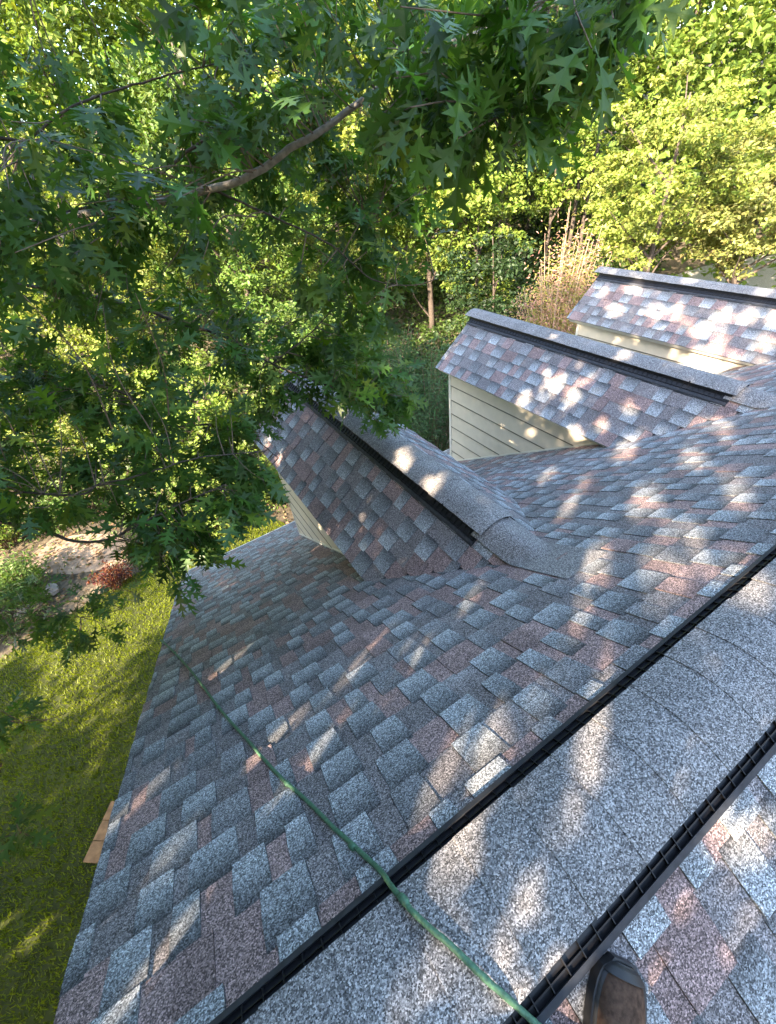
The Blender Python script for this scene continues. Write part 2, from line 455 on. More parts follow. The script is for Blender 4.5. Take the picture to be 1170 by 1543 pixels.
# ridge vents ---------------------------------------------------------
def ridge_vent(O, r, side, tanp, a0, a1, cap_a0, cap_a1, div_a1, lift=0.0):
    """O ridge point at parameter 0, r along the ridge, side horizontal across; tanp slope of both faces"""
    O, r, side = (np.array(q, float) for q in (O, r, side)); up = np.array((0, 0, 1.0))
    v = empty('ridge_vent', O); v.parent = house; v.matrix_parent_inverse = Matrix.Translation(house.location).inverted()
    def P(a, y, z): return O + r * a + side * y + up * z
    L = a1 - a0
    for s in (-1, 1):
        mb = MB()
        zf = lambda y: -tanp * y + 0.012
        # outer flange lip
        q = [(0.172, zf(.172) - .004), (0.190, zf(.190) - .008), (0.188, zf(.188) + .012), (0.174, zf(.174) + .018)]
        A = [P(a0, s * y, z) for y, z in q]; B = [P(a1, s * y, z) for y, z in q]
        mb.hexa([A[0], A[1], B[1], B[0], A[3], A[2], B[2], B[3]], mi=1)
        # recessed louvre floor and inner wall
        q = [(0.120, zf(.120) - .004), (0.173, zf(.173) - .004), (0.173, zf(.173) + .004), (0.120, zf(.120) + .006)]
        A = [P(a0, s * y, z) for y, z in q]; B = [P(a1, s * y, z) for y, z in q]
        mb.hexa([A[0], A[1], B[1], B[0], A[3], A[2], B[2], B[3]], mi=0)
        zc = -math.sqrt((tanp * .125) ** 2 + (0.9 * tanp * .15) ** 2) + 0.9 * tanp * .15 - 0.008 + lift
        q = [(0.116, zf(.116) - .004), (0.126, zf(.126) - .004), (0.126, zc), (0.116, zc)]
        A = [P(a0, s * y, z) for y, z in q]; B = [P(a1, s * y, z) for y, z in q]
        mb.hexa([A[0], A[1], B[1], B[0], A[3], A[2], B[2], B[3]], mi=0)
        # mid rail of the louvre
        q = [(0.157, zf(.157)), (0.160, zf(.160)), (0.160, zf(.160) + .012), (0.157, zf(.157) + .013)]
        A = [P(a0, s * y, z) for y, z in q]; B = [P(a1, s * y, z) for y, z in q]
        mb.hexa([A[0], A[1], B[1], B[0], A[3], A[2], B[2], B[3]], mi=0)
        a = a0 + 0.02
        while a < div_a1:
            q = [(0.125, zf(.125)), (0.173, zf(.173)), (0.173, zf(.173) + .015), (0.125, zf(.125) + .016)]
            A = [P(a, s * y, z) for y, z in q]; B = [P(a + .0022, s * y, z) for y, z in q]
            mb.hexa([A[0], A[1], B[1], B[0], A[3], A[2], B[2], B[3]], mi=2)
            a += 0.048
        mb.build('vent_baffle', [M_BLACK, M_FLANGE, M_LOUV], v)
    for ae in (a0 + .004, a1 - .004):
        plug = MB()      # closed end of the vent body
        pts = [(y_, -math.sqrt((tanp * y_) ** 2 + (0.9 * tanp * .15) ** 2) + 0.9 * tanp * .15 - .010 + lift) for y_ in np.linspace(-.125, .125, 9)]
        low = [(y_, -tanp * abs(y_) - .02) for y_ in np.linspace(.125, -.125, 9)]
        q = pts + low; kq = len(q)
        Vq = [P(ae - .002, y_, z_) for y_, z_ in q] + [P(ae + .002, y_, z_) for y_, z_ in q]
        plug.add(Vq, [list(range(kq)), list(range(2 * kq - 1, kq - 1, -1))] + [[i_, (i_ + 1) % kq, (i_ + 1) % kq + kq, i_ + kq] for i_ in range(kq)])
        plug.build('vent_end', M_BLACK, v)
    # cap shingles over the vent
    ny_ = 13
    ys = np.linspace(-0.142, 0.142, ny_)
    z_t = -np.sqrt((tanp * ys) ** 2 + (0.9 * tanp * .15) ** 2) + 0.9 * tanp * .15 - 0.004 + lift
    a = cap_a0; E_ = 0.172; i = 0
    sgn = 1 if cap_a1 > cap_a0 else -1
    while (a - cap_a1) * sgn < 0:
        b = a + sgn * (E_ + 0.03)
        V = []; C = []
        kx = random.uniform(.93, 1.07)
        tint = np.array([0.255, 0.242, 0.232]) * kx
        rows = [(a, 0.0036), (a + sgn * E_ * .5, 0.0024), (b, 0.0003)]
        jy = random.uniform(-.003, .003); ed = [random.uniform(-.004, .004) for _ in range(3)]
        for ri, (aa, hh) in enumerate(rows):
            for y, z in zip(ys, z_t):
                V.append(P(aa, y * (1 + ed[ri]) + jy, z + hh)); C.append(tint * (1.0 if ri < 2 else .97))
        for ri, (aa, hh) in enumerate(rows):
            for y, z in zip(ys, z_t):
                V.append(P(aa, y * (1 + ed[ri]) + jy, z + hh - 0.0026)); C.append(tint * .6)
        F = []; K = 3 * ny_
        for ri in range(2):
            for j in range(ny_ - 1):
                t = [ri * ny_ + j, ri * ny_ + j + 1, (ri + 1) * ny_ + j + 1, (ri + 1) * ny_ + j]
                F.append(t); F.append([q + K for q in t[::-1]])
            F.append([ri * ny_, (ri + 1) * ny_, (ri + 1) * ny_ + K, ri * ny_ + K])
            j = ny_ - 1
            F.append([ri * ny_ + j + K, (ri + 1) * ny_ + j + K, (ri + 1) * ny_ + j, ri * ny_ + j])
        for j in range(ny_ - 1):
            F.append([j + 1, j, j + K, j + 1 + K]); F.append([2 * ny_ + j, 2 * ny_ + j + 1, 2 * ny_ + j + 1 + K, 2 * ny_ + j + K])
        V = np.array(V); c = V.mean(0)
        me = npmesh('ridge_cap', V - c, F, M_SH, np.array(C), smooth=False)
        o = link('ridge_cap', me, v); o.location = Vector(c)
        a += sgn * E_; i += 1
    return v
# main ridge: caps start at the far end and lap towards the near gable
ridge_vent((0, 0, 0), (1, 0, 0), (0, 1, 0), TP, XR + .02, 9.0, XR, 9.0, 3.2)
for k, x in enumerate(DX):
    ve = [1.36, 1.30, 1.30][k]
    ridge_vent((x, 0, -HD), (0, 1, 0), (1, 0, 0), TD, ve, YF + .01, ve - .03, YF - .02, YF, 0.008)
    # saddle of shingle between the vent end and the main slope
    mb = MB()
    ys = np.linspace(-0.15, 0.15, 17); rows = np.linspace(.70, ve + .05, 20); V = []
    for aa in rows:
        for y in ys:
            zr = -HD - math.sqrt((TD * y) ** 2 + .06 ** 2) + .06 - .030; zm = -TP * aa
            kk = .035; hh = max(kk - abs(zr - zm), 0) / kk
            V.append((x + y, aa, max(zr, zm) + hh * hh * kk * .25 + .0135))
    V += [(p[0], p[1], p[2] - .004) for p in V]
    nR = len(rows); F = []
    for i in range(nR - 1):
        for j in range(16):
            t = [i * 17 + j, i * 17 + j + 1, (i + 1) * 17 + j + 1, (i + 1) * 17 + j]; F.append(t); F.append([q + nR * 17 for q in t[::-1]])
    mb.add(V, F, (0.255, .242, .232))
    sd = mb.build('ridge_saddle', M_SH, roofs['d%d' % k], smooth=False)
    # two nail heads on the last caps
    for q in range(2):
        mb = MB(); zz = -HD + .008 - .045 + .002
        mb.tube([(x - .125 - .02 * q, ve + .22 + .13 * q, zz - .015), (x - .125 - .02 * q, ve + .22 + .13 * q, zz + .006)], .006, 6)
        mb.build('nail', M_BLACK, roofs['d%d' % k])

# dormer walls ---------------------------------------------------------
SE = 0.222
for k, x in enumerate(DX):
    zt = -(HD + TD * WW) - .085     # top of the cheek wall, under the roof slab
    mb = MB()
    y0 = -zt / TP
    for s in (-1, 1):
        xa, xb = x + s * WW, x + s * (WW - 0.08)
        V = [(xa, y0, zt + .02), (xa, YWF, zt + .02), (xa, YWF, -TP * YWF - .1), (xb, y0, zt + .02), (xb, YWF, zt + .02), (xb, YWF, -TP * YWF - .1)]
        mb.add(V, [[0, 1, 2], [5, 4, 3], [0, 3, 4, 1], [1, 4, 5, 2], [2, 5, 3, 0]])
    V = [(x - WW + .002, YWF - .002, -TP * YWF - .1), (x + WW - .002, YWF - .002, -TP * YWF - .1), (x + WW - .002, YWF - .002, zt), (x, YWF - .002, -HD - .10), (x - WW + .002, YWF - .002, zt)]
    V += [(p[0], p[1] - .08, p[2]) for p in V]
    mb.add(V, [[4, 3, 2, 1, 0], [5, 6, 7, 8, 9]] + [[i, (i + 1) % 5, (i + 1) % 5 + 5, i + 5] for i in range(5)])
    wall = mb.build('dormer_wall', M_CREAM, house)
    for s in (-1, 1):
        X0 = x + s * (WW + .001)
        z = -TP * YWF + 0.02
        while z < zt:
            z1 = min(z + SE + .012, zt + .01)
            ya, yb = max(-z / TP, 0), -z1 / TP
            ye_ = YWF - .004
            yb = min(yb, ye_)
            bo, to = .018, .008
            if ye_ - ya > .02 or ye_ - yb > .02:
                P = [(X0, ya, z), (X0, ye_, z), (X0, ye_, z1), (X0, yb, z1)]
                Q = [(X0 + s * bo, ya, z), (X0 + s * bo, ye_, z), (X0 + s * to, ye_, z1), (X0 + s * to, yb, z1)]
                mb = MB(); mb.hexa(P + Q if s > 0 else P[::-1] + Q[::-1]); 
                lip = [(X0 + s * (bo - .004), ya - .01, z - .006), (X0 + s * (bo - .004), ye_, z - .006), (X0 + s * (bo - .004), ye_, z + .006), (X0 + s * (bo - .004), ya - .01, z + .006)]  # thin strip that stands in for the lap's shadow line
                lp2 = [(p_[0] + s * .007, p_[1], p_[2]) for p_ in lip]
                mb.hexa(lip + lp2 if s > 0 else lip[::-1] + lp2[::-1], mi=1)  # dark strip along the lap in place of its shadow line
                mb.build('siding_board', [M_CREAM, M_LAPSHADE], wall)
            z += SE
        # corner post and step flashing / base trim
        mb = MB(); mb.box((min(X0 - s * .03, X0 + s * .022), YWF - .028, -TP * YWF - .02), (max(X0 - s * .03, X0 + s * .022), YWF + .016, zt + .01)); mb.build('corner_trim', M_TRIM, wall)
        mb = MB()
        A = np.array((X0 + s * .001, y0 - .02, zt + .02 * TP)); B = np.array((X0 + s * .001, YWF, -TP * YWF))
        nn = np.array((0, SP, CP)); sx = np.array((s * .024, 0, 0))
        L_ = [A - nn * .01, B - nn * .01, B - nn * .01 + sx, A - nn * .01 + sx]
        mb.hexa(L_ + [p + nn * .036 for p in L_]); mb.build('base_trim', M_TRIM, wall)
    # window in the front wall
    wn = empty('dormer_window', (x, YWF, zt - .6)); wn.parent = house; wn.matrix_parent_inverse = Matrix.Translation(house.location).inverted()
    mb = MB(); mb.box((x - .34, YWF - .01, zt - 1.15), (x + .34, YWF + .008, zt - .12)); mb.build('pane', M_GLASS, wn)
    mb = MB()
    for a_, b_ in (((x - .42, zt - 1.23), (x - .34, zt - .04)), ((x + .34, zt - 1.23), (x + .42, zt - .04)), ((x - .34, zt - .12), (x + .34, zt - .04)), ((x - .34, zt - 1.23), (x + .34, zt - 1.15)), ((x - .34, zt - .65), (x + .34, zt - .61))):
        mb.box((a_[0], YWF - .004, a_[1]), (b_[0], YWF + .03, b_[1]))
    mb.build('window_frame', M_TRIM, wn)

# eave drip edge, gutter, rake boards, walls below
mb = MB(); ze = -TP * YE
mb.box((XR, YE - .012, ze - .07), (XE, YE + .06, ze - .038)); mb.build('drip_edge', M_TRIM, house)
mb = MB()
mb.box((XR, YE - .03, ze - .16), (XE, YE - .012, ze - .06)); mb.build('fascia', M_TRIM, house)
for s in (1, -1):
    mb = MB(); O = np.array((XR, 0, 0)); d = np.array((0, s * CP, -SP)); nn = np.array((0, s * SP, CP)); xx = np.array((.03, 0, 0))
    p0, p1 = O + d * .02, O + d * SMAX
    A = [p0 - nn * .008, p1 - nn * .008, p1 - nn * .2, p0 - nn * .2]
    mb.hexa([p + xx for p in A] + [p - xx * -.3 for p in A]); mb.build('rake_board', M_TRIM, house)
mb = MB()
V = [(-.55, -5.45, GZ - .1), (-.55, 5.45, GZ - .1), (-.55, 5.45, -TP * 5.45 - .14), (-.55, 0, -.14), (-.55, -5.45, -TP * 5.45 - .14)]
V += [(11.3, p[1], p[2]) for p in V]
mb.add(V, [[0, 1, 2, 3, 4], [9, 8, 7, 6, 5]] + [[(i + 1) % 5, i, i + 5, (i + 1) % 5 + 5] for i in range(5)])
mb.build('wall', M_CREAM, house)

# ------------------------------------------------------------------ rope over the ridge
M_ROPE = simple_mat('green_rope', (0.065, 0.155, 0.09), 0.6, 0.4, 130, 0.4, 0.003)
H = 0.017
def fr(x, y, h=H): return (x, y + h * SP, -TP * y + h * CP)
def bk(x, y, h=H): return (x, y - h * SP, TP * y + h * CP)
rp = [bk(.36, -.75), bk(.26, -.48), bk(.165, -.27, .03), (.112, -.182, -.078), (.075, -.10, -.010), (.045, -.03, .009), (.012, .045, .007), (-.018, .13, -.024), (-.033, .20, -.092),
      fr(-.06, .26), fr(-.1, .37), fr(-.155, .53), fr(-.225, .72), fr(-.31, 1.0), fr(-.42, 1.36), fr(-.56, 1.88), fr(-.73, 2.45), fr(-.862, 2.85), (-.905, 2.98, -1.86), (-.93, 3.02, -2.4), (-.95, 3.0, -3.4)]
ctr = spline(rp, 14)
mb = MB()
jit = np.cumsum(rng.normal(0, .0003, ctr.shape), 0); jit -= np.linspace(0, 1, len(ctr))[:, None] * jit[-1]
mb.tube(ctr + jit * np.array([1, .3, 0]), .0062 + .0010 * np.abs(np.sin(np.arange(len(ctr)) * .9)) * rng.uniform(0, 1, len(ctr)), 10)
rope = mb.build('rope', M_ROPE, None, True)
tag(rope, 'green rope laid over the ridge and down the roof to the gable edge', 'rope')
for t in (0.34, 0.47, 0.58, 0.70, 0.80):
    i = int(t * (len(ctr) - 1)); mb = MB()
    dd = ctr[i + 1] - ctr[i]; dd /= np.linalg.norm(dd)
    mb.tube([ctr[i] - dd * .014, ctr[i] - dd * .006, ctr[i] + dd * .006, ctr[i] + dd * .014], [.0068, .0098, .0095, .0068], 10)
    mb.build('knot', M_ROPE, rope, True)

# ------------------------------------------------------------------ work boot on the back slope
M_LEATHER = simple_mat('brown_suede', (0.085, 0.050, 0.033), 0.9, 0.5, 90, 0.2, 0.004)
M_RUBBER = simple_mat('black_rubber', (0.022, 0.021, 0.021), 0.5, 0.3, 50, 0.4, 0.001)
M_LACE = simple_mat('lace', (0.12, 0.09, 0.05), 0.8, 0.2, 90, 0.2)
bn = np.array((0, -SP, CP))
bf = np.array((0.70, 0.60, 0.0)); bf = bf - bn * (bf @ bn); bf /= np.linalg.norm(bf)
bs = np.cross(bn, bf)
tip = np.array((0.330, -0.204, 0.0)); tip[2] = TP * tip[1] ; tip = tip + bn * .012
def bp(l, s, h): return tip - bf * l + bs * s + bn * h      # l: distance behind the toe tip
boot = tag(empty('work_boot', tip - bf * .15), 'brown suede work boot with black rubber toe standing by the ridge vent', 'boot')
Ls = [0.0, .006, .018, .04, .07, .105, .14, .18, .22, .26, .285, .30]
Wd = [.018, .033, .044, .051, .055, .054, .050, .043, .040, .039, .033, .018]
Ht = [.028, .037, .045, .051, .056, .064, .082, .108, .118, .120, .116, .10]
def loft(l0, l1, off, hmul=1.0, z0=.022, hmax=9):
    ls = [l for l in np.linspace(l0, l1, 14)]
    V = []; K = 13
    for l in ls:
        wv = np.interp(l, Ls, Wd) + off; hv = min(np.interp(l, Ls, Ht) + off, hmax)
        for j in range(K):
            a = math.pi * j / (K - 1)
            ca, sa = math.cos(a), math.sin(a)
            V.append(bp(l, wv * math.copysign(abs(ca) ** .9, ca), z0 + (hv - z0) * sa ** .85))
    F = [[i * K + j, i * K + j + 1, (i + 1) * K + j + 1, (i + 1) * K + j] for i in range(len(ls) - 1) for j in range(K - 1)]
    F.append([j for j in range(K)]); F.append([(len(ls) - 1) * K + j for j in range(K)][::-1])
    return V, F
def outline(off, n=40):
    L_ = [(l, np.interp(l, Ls, Wd) + off) for l in np.concatenate([[-off * .8], np.linspace(.002, .298, 24), [.30 + off * .8]])]
    return [(l, w_) for l, w_ in L_] + [(l, -w_) for l, w_ in L_[::-1]]
mb = MB(); V, F = loft(0.002, .298, -.002); mb.add(V, F); mb.build('upper', M_LEATHER, boot, True)
mb = MB(); V, F = loft(-.001, .020, .003); mb.add(V, F)
V, F = loft(0.0, .299, .0035, hmax=.036); mb.add(V, F)      # rubber rand round the foot
mb.build('toe_cap', M_RUBBER, boot, True)
mb = MB(); ol = outline(.007); kN = len(ol)
V = [bp(l, s, 0) for l, s in ol] + [bp(l, s, .024) for l, s in ol]
mb.add(V, [list(range(kN))[::-1], list(range(kN, 2 * kN))] + [[i, (i + 1) % kN, (i + 1) % kN + kN, i + kN] for i in range(kN)]); mb.build('sole', M_RUBBER, boot)
mb = MB(); V = []; K = 16
for h, cl, rx, ry in ((.07, .235, .060, .038), (.12, .238, .055, .037), (.17, .243, .056, .041), (.20, .243, .060, .045), (.20, .243, .052, .038), (.15, .243, .048, .034)):
    for j in range(K):
        a = 2 * math.pi * j / K; V.append(bp(cl - rx * math.cos(a), ry * math.sin(a), h))
mb.add(V, [[i * K + j, i * K + (j + 1) % K, (i + 1) * K + (j + 1) % K, (i + 1) * K + j] for i in range(5) for j in range(K)] + [[5 * K + j for j in range(K)]]); mb.build('ankle_collar', M_LEATHER, boot, True)
for i in range(4):
    l = .105 + .022 * i; h = np.interp(l, Ls, Ht) + .003; mb = MB()
    mb.tube(spline([bp(l, -.022, h - .010), bp(l - .004, 0, h), bp(l + .006, .022, h - .010)], 4), .0028, 6); mb.build('lace', M_LACE, boot, True)

# ------------------------------------------------------------------ wooden walkway by the gable
M_WOOD = simple_mat('weathered_board', (0.27, 0.155, 0.075), 0.8, 0.35, 12, 0.2, 0.004)
wk = tag(empty('wooden_walkway', (-3.6, 4.3, GZ)), 'short walkway of weathered brown boards on the lawn beside the gable', 'walkway')
d0 = np.array((0.46, 0.64)); d0 /= np.linalg.norm(d0); d1 = np.array((d0[1], -d0[0]))
base = np.array((-3.96, 4.02))
for i in range(3):
    mb = MB(); a = base + d0 * (.268 * i); b_ = a + d0 * .258
    q = [a, a + d1 * .75, b_ + d1 * .75, b_]; zz = random.uniform(0, .006)
    mb.hexa([(p[0], p[1], GZ + .04) for p in q] + [(p[0], p[1], GZ + .085 + zz) for p in q]); mb.build('board', M_WOOD, wk)
for s in (.1, .6):
    mb = MB(); a = base + d1 * s - d0 * .0 + d0 * .02; b_ = a + d0 * .76
    q = [a, a + d1 * .05, b_ + d1 * .05, b_]
    mb.hexa([(p[0], p[1], GZ - .02) for p in q] + [(p[0], p[1], GZ + .043) for p in q]); mb.build('joist', M_WOOD, wk)

# ------------------------------------------------------------------ leaves
def basis(d, nn):
    d = d / (np.linalg.norm(d, axis=-1, keepdims=True) + 1e-9)
    nn = nn - d * (d * nn).sum(-1, keepdims=True); nn /= np.linalg.norm(nn, axis=-1, keepdims=True) + 1e-9
    s = np.cross(nn, d)
    return np.stack([d, s, nn], -2)      # (...,3,3): rows

LOBES = [
    [(0, 0), (.10, .03), (.12, .19), (.17, .10), (.22, .03), (.22, 0)],
    [(.22, 0), (.22, .03), (.34, .13), (.33, .30), (.41, .22), (.55, .42), (.48, .14), (.47, .035), (.47, 0)],
    [(.47, 0), (.47, .035), (.60, .12), (.61, .27), (.67, .19), (.82, .35), (.73, .11), (.71, .035), (.71, 0)],
    [(.71, 0), (.71, .035), (.82, .07), (.90, .17), (.91, .05), (1.02, 0)]]
def oak_template(fold, droop, curl, hi=True):
    V = []; F = []
    if hi:
        L = LOBES
    else:
        L = [[(0, 0), (.12, .20), (.26, .07), (.42, .40), (.52, .08), (.72, .36), (.78, .06), (1.0, 0)]]
    for s in (1, -1):
        for lob in L:
            b = len(V)
            for i, (x, y) in enumerate(lob):
                xx = x + (.03 if s < 0 else 0) * (y > .1)
                z = fold * abs(y) - droop * x * x + curl * (y * s) * x - 0.35 * y * y
                V.append((xx, y * s, z))
            f = list(range(b, b + len(lob)))
            F.append(f[::-1] if s > 0 else f)
    if hi:
        b = len(V); V += [(-.34, .006, .03), (-.34, -.006, .03), (.02, -.011, 0.002), (.02, .011, .002)]; F.append([b, b + 1, b + 2, b + 3])
    return np.array(V), F
T_HI = [oak_template(.22, .25, .1), oak_template(.35, .45, -.2), oak_template(.10, .12, .25), oak_template(.30, -.10, .0)]
T_LO = [oak_template(.2, .25, .1, False), oak_template(.3, .1, -.2, False)]

def scatter(templates, pos, d, nn, size, col):
    """arrays of leaves -> V, F(list), C"""
    n_ = len(pos); B = basis(d, nn)
    Vs, Fs, Cs = [], [], []; off = 0
    which = np.arange(n_) % len(templates)
    for t, (TV, TF) in enumerate(templates):
        m_ = which == t
        if not m_.any(): continue
        W_ = np.einsum('vk,nkc->nvc', TV, B[m_]) * size[m_][:, None, None] + pos[m_][:, None, :]
        c_ = np.repeat(col[m_][:, None, :], len(TV), 1)
        Vs.append(W_.reshape(-1, 3)); Cs.append(c_.reshape(-1, 3))
        kk = m_.sum()
        tot = [len(f) for f in TF]; flat = np.concatenate([np.array(f) for f in TF])
        idx = (flat[None, :] + (np.arange(kk) * len(TV))[:, None] + off)
        Fs.append((idx.ravel(), np.tile(tot, kk))); off += kk * len(TV)
    return np.concatenate(Vs), (np.concatenate([f[0] for f in Fs]), np.concatenate([f[1] for f in Fs])), np.concatenate(Cs)

def mesh_loops(name, V, FL, material, C):
    me = bpy.data.meshes.new(name); idx, tot = FL
    me.vertices.add(len(V)); me.vertices.foreach_set('co', np.asarray(V, np.float32).ravel())
    me.loops.add(len(idx)); me.loops.foreach_set('vertex_index', idx.astype(np.int32))
    me.polygons.add(len(tot)); me.polygons.foreach_set('loop_start', np.concatenate([[0], np.cumsum(tot)[:-1]]).astype(np.int32))
    a_ = me.attributes.new('Col', 'FLOAT_COLOR', 'POINT'); c = np.ones((len(V), 4), np.float32); c[:, :3] = C
    a_.data.foreach_set('color', c.ravel()); me.materials.append(material); me.update(calc_edges=True); me.validate()
    return me

# ------------------------------------------------------------------ the oak that overhangs the roof
TRUNK = np.array((-6.6, 3.6, GZ))
oak = tag(empty('oak_tree', TRUNK), 'large oak with deeply lobed leaves overhanging the roof and shading it', 'tree')
def oaktube(name, P, r0, r1, n=8, sides=8, m_=None):
    C_ = spline(P, n); mb = MB()
    C_[1:-1] += rng.normal(0, r1 * .5, C_[1:-1].shape)
    mb.tube(C_, np.linspace(r0, r1, len(C_)), sides); return mb.build(name, m_ or M_BARK, oak, True)
crotch = TRUNK + (0.2, -.1, 5.0)
oaktube('trunk', [TRUNK - (0, 0, .2), TRUNK + (0, 0, .5), TRUNK + (.12, .05, 2.5), crotch, TRUNK + (.3, -.5, 8.0), TRUNK + (.1, -.9, 11.5)], .34, .10, 8, 12)
LEAFD = np.array([0.060, 0.128, 0.024])
# boughs in the picture: pixel + distance -> real positions in space
BOUGHS = [
    ([(-260, 330, 3.2), (60, 330, 2.7), (320, 285, 2.25), (450, 217, 2.05), (530, 165, 1.95), (640, 85, 1.75), (790, 25, 1.5), (940, -30, 1.35)], .030, .008),
    ([(60, 330, 2.7), (200, 290, 2.5), (300, 215, 2.4), (350, 195, 2.4), (358, 150, 2.4), (388, 100, 2.45), (420, 20, 2.5)], .016, .006),
    ([(-220, 190, 2.6), (0, 208, 2.2), (42, 211, 2.15), (110, 160, 2.1), (230, 120, 2.1), (330, 95, 2.1)], .014, .004),
    ([(-300, 400, 4.2), (40, 430, 3.6), (200, 462, 3.3), (270, 487, 3.2), (340, 508, 3.1), (410, 548, 3.05), (490, 580, 3.0), (560, 612, 3.0)], .026, .005),
    ([(-200, 760, 3.4), (25, 790, 2.7), (110, 815, 2.6), (165, 812, 2.55), (200, 796, 2.5), (270, 760, 2.5), (340, 730, 2.55)], .019, .004),
    ([(-150, 720, 3.0), (90, 746, 2.5), (150, 730, 2.45), (205, 718, 2.4), (300, 690, 2.5), (400, 680, 2.7)], .012, .004),
    ([(-260, 560, 4.2), (60, 570, 3.6), (180, 590, 3.3), (260, 640, 3.2), (350, 640, 3.2), (420, 690, 3.3)], .018, .004),
    ([(320, 285, 2.25), (420, 330, 2.3), (500, 370, 2.4), (560, 420, 2.5), (620, 430, 2.5), (660, 420, 2.5)], .010, .003),
    ([(410, 548, 3.05), (470, 500, 2.9), (520, 440, 2.8), (545, 380, 2.7), (560, 330, 2.7)], .008, .003),
    ([(640, 85, 1.75), (700, 120, 1.7), (740, 170, 1.7), (775, 230, 1.75)], .007, .003),
    ([(-220, -60, 2.4), (40, -30, 2.2), (200, -50, 2.1), (380, -60, 2.0), (560, -90, 1.9)], .010, .004),
    ([(-200, 900, 4.6), (0, 920, 4.0), (80, 930, 3.9), (160, 925, 3.9), (215, 900, 3.9)], .010, .003),
    ([(-200, 1060, 4.2), (0, 1085, 3.6), (50, 1090, 3.5), (100, 1075, 3.4)], .008, .003),
    ([(-200, 1260, 3.2), (-10, 1262, 2.6), (30, 1255, 2.5), (50, 1262, 2.5)], .006, .002)]
nodes = []
for P, r0, r1 in BOUGHS:
    W_ = [at(*p) for p in P]
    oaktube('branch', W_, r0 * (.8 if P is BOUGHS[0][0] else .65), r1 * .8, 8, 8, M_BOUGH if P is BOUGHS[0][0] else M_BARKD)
    nodes.append(spline(W_, 8))
nodes = np.concatenate(nodes)
# big limbs from the trunk to where those boughs enter, and over the house
for P in BOUGHS[:7]:
    p0 = at(*P[0][0]); mid = (crotch + p0) / 2 + np.array((0, 0, .5))
    oaktube('limb', [crotch + rng.normal(0, .15, 3), mid, p0], .09, P[1] * 1.02, 6, 8)

# leaf clusters in view: (polygon in the picture, distance range, number of twigs)
def rand_in(poly, n_):
    poly = np.array(poly, float); lo, hi = poly.min(0), poly.max(0); out = []
    while len(out) < n_:
        q = rng.uniform(lo, hi, (n_ * 3, 2)); k_ = in_poly(q[:, 0], q[:, 1], [tuple(p) for p in poly]); out += list(q[k_])
    return np.array(out[:n_])
ZONES = [
    ([(-60, 120), (120, 110), (330, 130), (420, 180), (430, 300), (330, 420), (200, 480), (-60, 500)], (1.6, 2.8), 100),
    ([(200, 20), (420, -60), (760, -60), (800, 60), (700, 130), (560, 230), (420, 220), (300, 120)], (1.5, 2.4), 62),
    ([(560, -60), (1020, -60), (990, 30), (900, 90), (820, 180), (770, 240), (690, 230), (600, 170)], (1.15, 1.7), 50),
    ([(420, 200), (660, 160), (690, 260), (640, 330), (660, 420), (620, 470), (520, 500), (430, 420)], (2.2, 3.2), 58),
    ([(-60, 430), (200, 430), (420, 440), (560, 480), (590, 570), (560, 640), (450, 610), (390, 640), (200, 600), (-60, 610)], (2.6, 4.2), 125),
    ([(430, 500), (600, 520), (625, 600), (560, 650), (480, 620)], (2.9, 3.4), 36),
    ([(-60, 590), (120, 570), (300, 600), (400, 640), (430, 700), (410, 760), (330, 800), (200, 770), (60, 770), (-60, 790)], (2.3, 3.6), 120),
    ([(180, 760), (310, 740), (330, 850), (290, 905), (240, 860), (190, 830)], (2.3, 3.0), 24),
    ([(-40, 860), (180, 880), (190, 960), (120, 980), (-40, 990)], (3.6, 4.4), 24),
    ([(-20, 1050), (110, 1050), (110, 1105), (-20, 1110)], (3.3, 3.7), 5),
    ([(-10, 1235), (55, 1245), (50, 1275), (-10, 1280)], (2.4, 2.6), 3)]
pos, dr, nr, sz = [], [], [], []
tw = MB()
for poly, (z0, z1), n_ in ZONES:
    for (u_, v_) in rand_in(poly, n_):
        dep = rng.uniform(z0, z1)
        if 300 < u_ < 570 and abs(v_ - (285 - (u_ - 320) * .58)) < 58: dep = max(dep, 2.6)      # keep behind the bare bough
        tip_ = at(u_, v_, dep)
        q = ((nodes - tip_) ** 2).sum(1); q[rng.random(len(q)) < .6] = 1e9
        b_ = nodes[q.argmin()]; dv = tip_ - b_; ln = np.linalg.norm(dv)
        if ln > .65: b_ = tip_ - dv / ln * .65; ln = .65
        dv = (tip_ - b_) / (ln + 1e-6)
        mid = (tip_ + b_) / 2 + rng.normal(0, .04 * ln + .005, 3) + (0, 0, .05 * ln)
        C_ = spline([b_, mid, tip_], 4)
        tw.tube(C_, np.linspace(.0042, .0017, len(C_)), 5, cap=False)
        nl = rng.integers(6, 11)
        for i in range(nl):
            t = 1 - (rng.random() ** 1.6) * .55
            p = C_[min(int(t * (len(C_) - 1)), len(C_) - 1)] + rng.normal(0, .012, 3)
            a_ = rng.normal(0, 1, 3); a_ -= dv * (a_ @ dv); a_ /= np.linalg.norm(a_)
            ld = dv * rng.uniform(.2, .8) + a_ * rng.uniform(.5, 1.0) + np.array((0, 0, -rng.uniform(.25, .95)))
            ld /= np.linalg.norm(ld)
            pos.append(p + ld * .035); dr.append(ld)
            nr.append(np.array((0, 0, 1.0)) + rng.normal(0, .55, 3)); sz.append(rng.uniform(.12, .195))
tw.build('twigs', M_TWIG, oak)['kind'] = 'stuff'
pos, dr, nr, sz = map(np.array, (pos, dr, nr, sz))
bough = proj(spline([at(*p) for p in BOUGHS[0][0][2:5]], 10))      # the pale bough stays in front of its leaves
hide = np.zeros(len(pos), bool)
